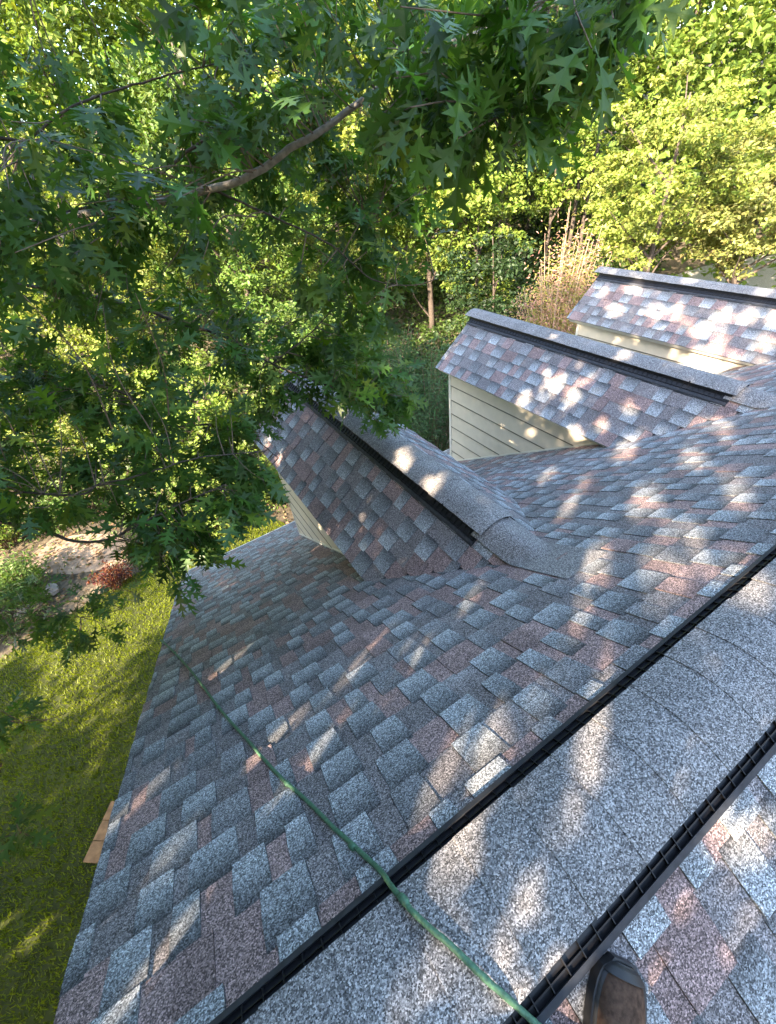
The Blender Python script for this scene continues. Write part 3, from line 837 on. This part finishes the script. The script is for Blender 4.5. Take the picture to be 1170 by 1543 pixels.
for f_ in (0.0, .5, 1.0):
    pj = proj(pos + dr * (sz * f_)[:, None])
    dd_ = np.hypot(pj[:, None, 0] - bough[None, :, 0], pj[:, None, 1] - bough[None, :, 1]); j_ = dd_.argmin(1)
    hide |= (dd_.min(1) < 20) & (pj[:, 2] < bough[j_, 2] + .06)
pos, dr, nr, sz = pos[~hide], dr[~hide], nr[~hide], sz[~hide]
def leafcol(n_, base=LEAFD, var=.35, yel=.20):
    c = base[None, :] * rng.uniform(1 - var, 1 + var, (n_, 1)); c = c * (1 + rng.normal(0, .06, (n_, 3)))
    y = rng.random(n_) < yel; c[y] = c[y] * np.array((1.9, 1.45, .9)); return np.clip(c, .003, 1)
pu = proj(pos + dr * (sz * .5)[:, None])
ar = np.where((pu[:, 0] > 0) & (pu[:, 0] < 1170) & (pu[:, 1] > 0) & (pu[:, 1] < 1543), sz / pu[:, 2], 0)
order = np.argsort(-ar); top = order[:280]; others = order[280:]
lm = []
for t in range(4):
    for c in leafcol(3, yel=.0) * np.array([[1], [.9], [1.1]]):
        TV, TF = T_HI[t]; lm.append(npmesh('leaf', TV, TF, M_LEAF, np.repeat(c[None], len(TV), 0)))
Bs = basis(dr, nr)
for i in top:
    o = bpy.data.objects.new('leaf', lm[random.randrange(12)]); COL.objects.link(o); o.parent = oak
    M4 = Matrix.Identity(4)
    for a_ in range(3):
        for c in range(3): M4[a_][c] = Bs[i][c][a_] * sz[i]
        M4[a_][3] = pos[i][a_] - TRUNK[a_]
    o.matrix_local = M4
V, FL, C = scatter(T_HI, pos[others], dr[others], nr[others], sz[others], leafcol(len(others)))
o = link('foliage', mesh_loops('foliage', V, FL, M_LEAF, C), oak); tag(o, kind='stuff')

# holes cut in unseen crowns along sun rays, placing the sun spots
NF = np.array((0, SP, CP))
def hit_plane(u, v, nn, d0):
    d = np.array([(u - 585) / FPX, (v - 771.5) / FPX, 1.0]) @ R; return CAM + d * ((d0 - CAM @ nn) / (d @ nn))
GAPS = []
for u, v, r in [(907, 836, .10), (917, 928, .10), (989, 867, .08), (1016, 884, .06), (975, 747, .10), (1006, 704, .09), (1040, 687, .08), (941, 679, .12), (1112, 728, .08), (1037, 795, .06), (828, 713, .08),
                (790, 699, .09), (890, 803, .06), (866, 966, .05), (799, 1069, .06), (744, 1141, .06), (785, 1096, .05), (659, 1168, .045), (457, 1151, .05), (549, 987, .05), (731, 874, .05),
                (345, 1195, .085), (400, 1150, .07), (300, 1235, .075), (265, 1265, .05), (425, 1122, .05), (255, 1050, .055), (285, 1025, .055), (345, 1000, .055), (372, 988, .055), (205, 1212, .05),
                (340, 885, .06), (285, 900, .06), (360, 862, .07), (610, 1005, .04), (1130, 860, .05), (1085, 640, .09), (860, 760, .06)]:
    GAPS.append((hit_plane(u, v, NF, .01), r))
NC = np.array((0, .35, 1)) / math.hypot(.35, 1)
for u, v, r in [(810, 1285, .05), (880, 1215, .042), (877, 1252, .042), (850, 1330, .036), (690, 1340, .065), (700, 1305, .05), (685, 1378, .05), (785, 1390, .034), (790, 1460, .045), (730, 1415, .042), (660, 1480, .034),
                (760, 1515, .042), (675, 1520, .05), (805, 1170, .045), (885, 1095, .042), (905, 1070, .05), (605, 1520, .055), (640, 1400, .036), (560, 1470, .05), (830, 1215, .03)]:
    GAPS.append((hit_plane(u, v, NC if v < 1420 else np.array((0, 0, 1.0)), 0.0), r * .7))
for u, v, r in [(1100, 1275, .05), (1150, 1340, .05)]:
    GAPS.append((hit_plane(u, v, np.array((0, -SP, CP)), .01), r))
for k, pts in ((0, [(405, 660, .12), (425, 690, .12), (500, 790, .07), (560, 740, .06), (620, 700, .05), (470, 650, .08)]), (1, [(840, 575, .10), (860, 600, .09), (740, 545, .07), (905, 640, .10), (790, 600, .07), (950, 610, .07), (870, 650, .09)]), (2, [(910 + 26 * i + 9 * math.sin(5 * i), 440 + 6.0 * i + 22 * math.sin(2.3 * i), .12) for i in range(11)] + [(930, 450, .10), (1020, 455, .12), (1150, 490, .12), (1090, 470, .1), (1120, 520, .11)])):
    nn = np.array((-SD, 0, CD))
    for u, v, r in pts: GAPS.append((hit_plane(u, v, nn, nn @ np.array((DX[k], 0, -HD))), r))
    GAPS.append((np.array((DX[k], 2.4, -HD)), .09)); GAPS.append((np.array((DX[k], 3.3, -HD)), .08)); GAPS.append((np.array((DX[k], 1.9, -HD)), .06))
for k, u, v, r in ((1, 697, 632, .085), (1, 720, 600, .06), (1, 760, 640, .06), (1, 800, 650, .05), (0, 480, 785, .08), (2, 930, 515, .10), (2, 1050, 550, .2)):
    nn = np.array((-1.0, 0, 0)); GAPS.append((hit_plane(u, v, nn, -(DX[k] - WW)), r))
for u, v, r in [(15, 1365, .22), (45, 1345, .2), (75, 1320, .16), (60, 1400, .17), (100, 1385, .15), (115, 1350, .12), (120, 1290, .1), (140, 1255, .1), (125, 1060, .14), (110, 1075, .1), (165, 1110, .12), (150, 1145, .1), (70, 1102, .12), (85, 1195, .12),
                (120, 950, .5), (200, 930, .45), (60, 975, .5), (230, 895, .5), (165, 905, .5), (20, 985, .4), (105, 1000, .25), (120, 830, .8), (200, 845, .6), (25, 1490, .1)]:
    GAPS.append((hit_plane(u, v, np.array((0, 0, 1.0)), GZ), r))
SPX = np.cross(SUN, (0, 0, 1.0)); SPX /= np.linalg.norm(SPX); SPY = np.cross(SPX, SUN)
used_gaps = []
for g0, r in GAPS:      # gaps that would run together are kept apart
    q2 = np.array((g0 @ SPX, g0 @ SPY)); rho = r * .55 + .048 if r < .13 else r + .03
    if all(np.linalg.norm(q2 - p2) > (rho + r2) * .88 for p2, r2 in used_gaps): used_gaps.append((q2, rho))
def open_gaps(P):
    k_ = np.ones(len(P), bool); Q = np.stack([P @ SPX, P @ SPY], -1)
    for q2, rho in used_gaps: k_ &= ((Q - q2) ** 2).sum(1) > rho * rho
    return k_

# the rest of the crown, outside the picture: it shades roof, ridge and lawn
def crown_clusters(n_, centre, radii, keep):
    out = []
    while len(out) < n_:
        q = rng.normal(0, 1, (n_ * 2, 3)); q /= np.linalg.norm(q, axis=1)[:, None]
        q *= rng.random((len(q), 1)) ** .38
        q = q * np.array(radii) + np.array(centre)
        u_ = proj(q); inside = (u_[:, 2] > -.3) & (u_[:, 0] > -380) & (u_[:, 0] < 1560) & (u_[:, 1] > -420) & (u_[:, 1] < 1850)
        near = (((q - CAM) ** 2).sum(1) < 2.0 ** 2) | ((q[:, 2] < -TP * np.abs(q[:, 1]) + .7) & (q[:, 0] > -1.4))
        q = q[~inside & ~near & keep(q)]
        out += list(q)
    return np.array(out[:n_])
cl = crown_clusters(5300, (-6.0, -.5, 2.7), (6.6, 8.6, 4.2), lambda q: q[:, 2] > -3.4)
per = 16
cp = np.repeat(cl, per, 0); nL = len(cp)
cp = cp + rng.normal(0, .14, (nL, 3))
cdv = rng.normal(0, 1, (nL, 3)) + (0, 0, -.5); cn = np.array((0, 0, 1.0)) + rng.normal(0, .5, (nL, 3))
keepL = open_gaps(cp + cdv / np.linalg.norm(cdv, axis=1)[:, None] * .07)
cp, cdv, cn = cp[keepL], cdv[keepL], cn[keepL]; nL = len(cp)
V, FL, C = scatter(T_LO, cp, cdv, cn, rng.uniform(.15, .22, nL), leafcol(nL))
o = link('crown', mesh_loops('crown', V, FL, M_LEAF, C), oak); tag(o, kind='stuff')
for i in range(26):
    e = cl[rng.integers(len(cl))]; st = TRUNK + np.array((.2, -.3, rng.uniform(4.2, 9.5)))
    oaktube('limb', [st, (st + e) / 2 + np.array((0, 0, .6)), e], rng.uniform(.04, .10), .012, 6, 7)

# ------------------------------------------------------------------ background trees
CARD = np.array([(0, 0, 0), (.45, .32, .06), (1, 0, -.12), (.45, -.32, .06)])
CF = np.array([[0, 2, 1], [0, 3, 2]])
def cards(pos, size, col, droop=.3, updot=.6, aspect=1.0):
    n_ = len(pos)
    d = rng.normal(0, 1, (n_, 3)); d[:, 2] = d[:, 2] * .5 - droop
    nn = rng.normal(0, updot, (n_, 3)) + np.array((0, 0, 1.0))
    B = basis(d, nn); T = CARD * np.array((1, aspect, 1))
    V = np.einsum('vk,nkc->nvc', T, B) * size[:, None, None] + pos[:, None, :]
    F = (CF[None] + (np.arange(n_) * 4)[:, None, None]).reshape(-1, 3)
    return V.reshape(-1, 3), F, np.repeat(col, 4, 0)
def tcol(base, n_, var=.25, clump=None):
    c = np.array(base)[None, :] * rng.uniform(1 - var, 1 + var, (n_, 1)) * (1 + rng.normal(0, .07, (n_, 3)))
    return np.clip(c, .004, 1)
def tree(name, label, base, top, cz0, rad, nclump, per, size, col, trunk_r=.16, clump_r=.6, group='trees beyond the house', cat='tree', lean=(0, 0), shell=.55, limbs=10, flat=.55):
    bx_, by_ = base; bz = float(terrain_h(np.array(bx_), np.array(by_))) - .1
    t = tag(empty(name, (bx_, by_, bz)), label, cat, group)
    P = [np.array((bx_, by_, bz)), np.array((bx_ + lean[0] * .3, by_ + lean[1] * .3, bz + (top - bz) * .45)), np.array((bx_ + lean[0], by_ + lean[1], bz + (top - bz) * .93))]
    P[1][:2] += rng.normal(0, .15, 2)
    C_ = spline(P, 7); mb = MB(); mb.tube(C_, np.linspace(trunk_r, trunk_r * .18, len(C_)), 8)
    mid = np.array((bx_ + lean[0] * .7, by_ + lean[1] * .7, (top + cz0) / 2)); rz = (top - cz0) / 2
    q = rng.normal(0, 1, (nclump, 3)); q /= np.linalg.norm(q, axis=1)[:, None]
    q *= (shell + (1 - shell) * rng.random((nclump, 1))) * (1 + .12 * rng.normal(0, 1, (nclump, 1)))
    q[:, 2] = np.clip(q[:, 2], -1.1, 1.05)
    cc = mid + q * np.array((rad, rad, rz))
    for i in range(limbs):
        e = cc[rng.integers(nclump)]; f = np.clip((e[2] - bz) / (top - bz) - .15, .12, .85); st = C_[int(f * (len(C_) - 1))]
        mb.tube(spline([st, (st + e) / 2 + rng.normal(0, .12, 3), e], 3), np.linspace(trunk_r * .35, .012, 7), 5, cap=False)
    mb.build('trunk', M_BARKD, t, True)
    cr = clump_r * rng.uniform(.6, 1.35, nclump)
    pp = np.repeat(cc, per, 0); n_ = len(pp)
    off = rng.normal(0, 1, (n_, 3)); off /= np.linalg.norm(off, axis=1)[:, None]; off *= rng.random((n_, 1)) ** .45
    off[:, 2] *= flat
    pp = pp + off * np.repeat(cr, per)[:, None]
    cvar = np.repeat(rng.uniform(.6, 1.3, nclump), per)[:, None]
    kg = open_gaps(pp) if group == 'added unseen shade trees' else np.ones(n_, bool)
    pp, cvar = pp[kg], cvar[kg]; n_ = len(pp)
    V, F, C = cards(pp, rng.uniform(size * .7, size * 1.3, n_), tcol(col, n_) * cvar)
    o = link('crown', npmesh('crown', V, F, M_BGL, C), t); o['kind'] = 'stuff'
    return t

def gp(u_, v_, dep):
    p = at(u_, v_, dep); return (p[0], p[1])
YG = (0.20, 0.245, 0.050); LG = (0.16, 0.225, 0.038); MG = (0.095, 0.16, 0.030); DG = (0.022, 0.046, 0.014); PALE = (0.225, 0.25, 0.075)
def ptree(name, label, u_, v_, dep, top_v, bot_v, wpx, nclump, per, size, col, **kw):
    c = at(u_, v_, dep); zt_ = at(u_, top_v, dep)[2]; zb_ = at(u_, bot_v, dep)[2]
    rad = wpx / 2 * dep / FPX
    return tree(name, label, (c[0], c[1]), zt_, zb_, rad, nclump, per, size, col, **kw)
# sunlit trees beyond the third dormer
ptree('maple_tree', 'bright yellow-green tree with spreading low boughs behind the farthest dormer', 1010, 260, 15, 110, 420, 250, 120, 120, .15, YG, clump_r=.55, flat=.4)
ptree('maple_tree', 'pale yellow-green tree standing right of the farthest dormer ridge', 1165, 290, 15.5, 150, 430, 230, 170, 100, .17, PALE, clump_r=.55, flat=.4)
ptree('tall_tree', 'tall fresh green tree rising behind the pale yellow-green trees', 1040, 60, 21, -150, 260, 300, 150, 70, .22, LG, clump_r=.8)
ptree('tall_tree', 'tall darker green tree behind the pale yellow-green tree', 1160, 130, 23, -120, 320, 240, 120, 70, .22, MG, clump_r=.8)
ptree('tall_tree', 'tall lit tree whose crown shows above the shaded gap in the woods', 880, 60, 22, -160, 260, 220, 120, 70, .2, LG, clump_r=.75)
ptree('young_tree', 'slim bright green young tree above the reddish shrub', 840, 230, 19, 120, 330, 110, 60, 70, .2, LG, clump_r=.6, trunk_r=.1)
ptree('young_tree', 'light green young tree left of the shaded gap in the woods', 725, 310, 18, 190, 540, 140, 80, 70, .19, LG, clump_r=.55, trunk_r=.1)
ptree('dark_tree', 'tree coloured dark green for the shade in the woodland gap', 800, 330, 24, 180, 520, 190, 110, 70, .22, DG, clump_r=.8)  # leaf colour darkened to stand in for the shade of the gap
ptree('dark_tree', 'shrubby tree coloured dark for the shade at the foot of the gap', 740, 420, 17, 330, 560, 150, 80, 70, .16, DG, clump_r=.55, trunk_r=.08)
# woods seen through the oak
ptree('woodland_tree', 'yellow-green woodland tree seen through the oak boughs over the second dormer', 640, 180, 17, -40, 430, 260, 190, 100, .19, LG, clump_r=.6)
ptree('woodland_tree', 'sunlit woodland tree behind the long bare oak bough', 480, 200, 16, -60, 480, 280, 190, 100, .19, YG, clump_r=.6)
ptree('woodland_tree', 'green woodland tree behind the middle of the oak foliage', 330, 300, 15, 40, 560, 280, 190, 100, .17, MG, clump_r=.6)
ptree('woodland_tree', 'yellow woodland tree beyond the lawn behind the oak leaves', 120, 420, 16, 180, 620, 300, 190, 100, .17, YG, clump_r=.6)
ptree('woodland_tree', 'tall lit woodland tree at the far end of the lawn', 60, 90, 19, -120, 330, 320, 150, 75, .2, LG, clump_r=.7)
ptree('woodland_tree', 'tall woodland tree behind the upper oak twigs', 260, 40, 22, -180, 280, 300, 140, 70, .22, LG, clump_r=.8)
ptree('woodland_tree', 'low spreading woodland tree beside the pale dirt path', 300, 620, 13, 520, 760, 300, 120, 75, .14, LG, clump_r=.5, trunk_r=.09)
ptree('woodland_tree', 'small tree between the dirt path and the first dormer', 480, 520, 13.5, 420, 660, 220, 100, 75, .14, MG, clump_r=.5, trunk_r=.09)
ptree('woodland_tree', 'lush low tree at the edge of the lawn behind the oak bough', 40, 640, 14, 540, 740, 260, 100, 75, .14, YG, clump_r=.5, trunk_r=.09)

# unseen trees added west of the house to shade lawn and ridge
for (bx_, by_, tp_, r_, lb) in ((-15.0, 0.2, 3.5, 3.0, 'unseen broad tree added west of the lawn to shade it'), (-17.5, 5.0, 4.0, 2.8, 'second unseen tree added west of the lawn to shade it'), (-13.5, -5.5, 5.5, 3.4, 'unseen tall tree added behind the gable to shade the ridge')):
    tree('added_shade_tree', lb, (bx_, by_), tp_, -5.6, r_, 100, 170, .22, MG, clump_r=1.0, trunk_r=.2, group='added unseen shade trees', shell=.3)

# slim trunks standing in the shaded gap
for i in range(11):
    u_ = 690 + i * 19 + random.uniform(-7, 7); dep = random.uniform(20, 27); c = at(u_, 330, dep)
    zb_ = float(terrain_h(np.array(c[0]), np.array(c[1]))) - .1
    tr = tag(empty('tree_trunk', (c[0], c[1], zb_)), 'slim bare tree trunk standing in the shaded gap of the woods', 'tree', 'slim trunks in the shaded gap')
    C_ = spline([(c[0], c[1], zb_), (c[0] + random.uniform(-.2, .2), c[1] + random.uniform(-.2, .2), zb_ + 5), (c[0] + random.uniform(-.5, .5), c[1], zb_ + 11)], 5)
    mb = MB(); mb.tube(C_, np.linspace(.13, .05, len(C_)), 7); mb.build('trunk', M_BARKD, tr, True)

# far woods: a mass nobody could count
nf = 170000
ang = rng.uniform(math.radians(2), math.radians(128), nf); dist = rng.uniform(27, 46, nf)
fx, fy = dist * np.cos(ang), dist * np.sin(ang)
fz = terrain_h(fx, fy) + rng.random(nf) ** .8 * 22
keepm = (np.sin(fx * .9) + np.sin(fy * 1.1 + 1) + np.sin(fz * 1.3 + fx * .4) + rng.normal(0, .5, nf)) > -1.0
fp = np.stack([fx, fy, fz], -1)[keepm]
mixc = rng.random(len(fp))[:, None]
V, F, C = cards(fp, rng.uniform(.26, .48, len(fp)), (np.array(LG) * mixc + np.array(MG) * (1 - mixc)) * rng.uniform(.8, 1.2, (len(fp), 1)))
nf2 = 60000
a2 = rng.uniform(math.radians(-5), math.radians(140), nf2); d2 = rng.uniform(46, 56, nf2)
f2 = np.stack([d2 * np.cos(a2), d2 * np.sin(a2), np.zeros(nf2)], -1); f2[:, 2] = terrain_h(f2[:, 0], f2[:, 1]) + rng.random(nf2) * 24
V2, F2, C2 = cards(f2, rng.uniform(.6, .95, nf2), tcol(MG, nf2))
V, F, C = np.concatenate([V, V2]), np.concatenate([F, F2 + len(V)]), np.concatenate([C, C2])
o = link('far_woods', npmesh('far_woods', V, F, M_BGL, C)); tag(o, 'dense far green woods closing the view', 'woods', kind='stuff')

# undergrowth that covers the floor of the woods
nu = 60000
ux, uy = rng.uniform(-16, 30, nu), rng.uniform(11.5, 30, nu)
hump = 1.2 + 1.1 * np.sin(ux * .8 + .5) * np.sin(uy * .7) + .9 * np.sin(ux * .31 + uy * .43)
ku = (in_poly(ux, uy, [(-16, 15.5), (-9.5, 16), (-5, 15), (-2, 14), (-.2, 12.5), (2, 11.5), (6, 12), (10, 12), (13, 11), (30, 16), (30, 30), (-16, 30)])) & (hump > .1)
ux, uy, hump = ux[ku], uy[ku], hump[ku]
up_ = np.stack([ux, uy, terrain_h(ux, uy) + np.clip(hump, .2, 4) * rng.random(len(ux)) ** .5], -1)
mixc = rng.random(len(up_))[:, None]
V, F, C = cards(up_, rng.uniform(.14, .28, len(up_)), (np.array(MG) * mixc + np.array(DG) * (1 - mixc)) * rng.uniform(.55, .95, (len(up_), 1)))
o = link('undergrowth', npmesh('undergrowth', V, F, M_BGL, C)); tag(o, 'leafy undergrowth covering the floor of the woods', 'undergrowth', kind='stuff')

# ------------------------------------------------------------------ shrubs
def shrub(name, label, c, rx, rz, nst, per, size, col, stem_col_mat, aspect=.5, up=.4, cat='shrub', group=None, leaf_from=.25, spread=.12, droop=.1):
    t = tag(empty(name, (c[0], c[1], GZ)), label, cat, group)
    mb = MB(); pp = []
    for i in range(nst):
        a_ = rng.uniform(0, 6.283); r_ = rx * math.sqrt(rng.random())
        e = np.array((c[0] + r_ * math.cos(a_), c[1] + r_ * math.sin(a_), GZ + rz * rng.uniform(.6, 1.05) * (1 - .3 * (r_ / rx) ** 2)))
        s_ = np.array((c[0] + .25 * r_ * math.cos(a_), c[1] + .25 * r_ * math.sin(a_), GZ - .05))
        m_ = (s_ + e) / 2 + np.array((0, 0, .12 * rz))
        C_ = spline([s_, m_, e], 6); mb.tube(C_, np.linspace(.018, .004, len(C_)), 5, cap=False)
        tt = leaf_from + (1 - leaf_from) * rng.random(per) ** .8
        ix = np.clip((tt * (len(C_) - 1)).astype(int), 0, len(C_) - 1)
        pp.append(C_[ix] + rng.normal(0, spread, (per, 3)))
    mb.build('stems', stem_col_mat, t, True)['kind'] = 'stuff'
    pp = np.concatenate(pp); n_ = len(pp)
    if isinstance(col, list):
        k_ = rng.integers(0, len(col), n_); c_ = np.array(col)[k_] * rng.uniform(.75, 1.25, (n_, 1))
    else: c_ = tcol(col, n_)
    V, F, C = cards(pp, rng.uniform(size * .7, size * 1.3, n_), c_, droop=droop, updot=up, aspect=aspect)
    o = link('leaves', npmesh('leaves', V, F, M_BGL, C), t); o['kind'] = 'stuff'
    return t
M_TAN = simple_mat('dry_stem', (0.36, 0.26, 0.19), 0.8, 0.25, 20, 0.2)
p = at(640, 545, 10.8); shrub('feathery_shrub', 'dense green shrub with narrow feathery leaves beside the second dormer', (p[0], p[1]), 1.9, 4.3, 95, 150, .12, (0.075, 0.14, 0.06), M_TWIG, aspect=.38, spread=.16)
p = at(560, 480, 11.5); shrub('feathery_shrub', 'taller shaded green shrub behind the feathery one near the first dormer', (p[0], p[1]), 1.5, 4.6, 60, 130, .12, (0.055, 0.11, 0.04), M_TWIG, aspect=.4, spread=.16)
p = at(845, 440, 11.5)
shrub('crape_myrtle', 'dry tan and pinkish upright shrub with yellowish leaves between two dormers', (p[0], p[1]), 1.35, 6.2, 70, 190, .10, [(0.44, .27, .21), (0.44, .24, .20), (.34, .32, .09), (.28, .30, .07), (.42, .27, .19)], M_TAN, aspect=.5, spread=.22, leaf_from=.2)
p = at(172, 878, 9.2); shrub('red_leaved_plant', 'low plant with dark red and orange leaves at the lawn edge', (-3.0, 10.1), .55, .55, 26, 26, .11, [(.09, .022, .022), (.075, .018, .02), (.20, .06, .015)], M_TWIG, spread=.08)
shrub('lawn_edge_plant', 'yellow-green low plant between the lawn and the dirt path', (-1.4, 10.5), .8, .8, 34, 30, .11, (.18, .21, .03), M_TWIG, spread=.1)
shrub('ground_ivy', 'loose low green plant growing over the rocks by the path', (-5.4, 10.3), 1.1, .55, 50, 26, .10, (.07, .11, .03), M_TWIG, spread=.12)

for i, (u, v, rx, rz, lb) in enumerate([(30, 900, 1.0, .9, 'leafy green plant spreading at the lawn edge beside the stones'), (10, 820, 1.2, 1.6, 'bushy green plant at the near end of the dirt path'), (250, 800, 1.0, 1.5, 'bright green bush at the far end of the dirt path'), (330, 790, 1.3, 1.3, 'green bush just beyond the roof eave'), (120, 775, 1.6, 1.4, 'low green bush on the far side of the dirt path'), (420, 750, 1.2, 1.6, 'shaded green bush below the first dormer')]):
    shrub('garden_bush', lb, on_ground(u, v), rx, rz, 40, 70, .13, LG if i % 2 else MG, M_TWIG, spread=.16)

# fallen leaves and low weeds on the bare ground
nl_ = 9000
q = np.stack([rng.uniform(-10, 12, nl_), rng.uniform(7.5, 16, nl_)], -1)
q = q[~in_poly(q[:, 0], q[:, 1], LAWN)]
lp = np.concatenate([q, GZ + .03 + .10 * rng.random((len(q), 1)) ** 3], 1)
pal = np.array([(.20, .13, .07), (.28, .19, .11), (.13, .08, .045), (.09, .13, .03), (.07, .11, .025)])
V, F, C = cards(lp, rng.uniform(.07, .16, len(lp)), pal[rng.integers(0, 5, len(lp))], droop=0, updot=.35)
o = link('leaf_litter', npmesh('leaf_litter', V, F, M_BGL, C)); tag(o, 'fallen leaves and weeds scattered on the bare dirt', 'leaves', kind='stuff')

# rocks at the edge of the lawn
M_ROCK = simple_mat('field_stone', (0.27, 0.24, 0.21), 0.9, 0.35, 7, 0.2, 0.02)
for i, (x_, y_, s_) in enumerate([(-6.1, 10.6, .42), (-5.5, 11.0, .36), (-5.0, 10.6, .25), (-6.6, 11.2, .5), (-4.5, 10.9, .22)]):
    mb = MB(); V = []; K = 10
    for j in range(6):
        ph = math.pi * j / 5
        for k_ in range(K):
            a_ = 2 * math.pi * k_ / K; r_ = s_ * (1 + .22 * math.sin(3 * a_ + i) * math.sin(ph) + random.uniform(-.08, .08))
            V.append((x_ + r_ * math.sin(ph) * math.cos(a_) * 1.2, y_ + r_ * math.sin(ph) * math.sin(a_), GZ + .1 + r_ * .55 * math.cos(ph)))
    mb.add(V, [[j * K + k_, (j + 1) * K + k_, (j + 1) * K + (k_ + 1) % K, j * K + (k_ + 1) % K] for j in range(5) for k_ in range(K)])
    tag(mb.build('rock', M_ROCK), 'grey-brown field stone half hidden by leaves at the lawn edge', 'rock', 'stones at the lawn edge')

# dead twigs on the mulch
for i in range(14):
    a_ = rng.uniform(0, 6.283); x_, y_ = rng.uniform(-6.6, -5.5), rng.uniform(5.0, 7.6); l_ = rng.uniform(.25, .6)
    P = [np.array((x_, y_, GZ + .05)), np.array((x_ + .5 * l_ * math.cos(a_), y_ + .5 * l_ * math.sin(a_), GZ + rng.uniform(.1, .4))), np.array((x_ + l_ * math.cos(a_ + .4), y_ + l_ * math.sin(a_ + .4), GZ + rng.uniform(.05, .5)))]
    mb = MB(); C_ = spline(P, 5); mb.tube(C_, np.linspace(.011, .004, len(C_)), 6)
    tag(mb.build('dead_twig', M_TAN, None, True), 'pale dry twig lying on the dark mulch bed', 'twig', 'dry twigs on the mulch')
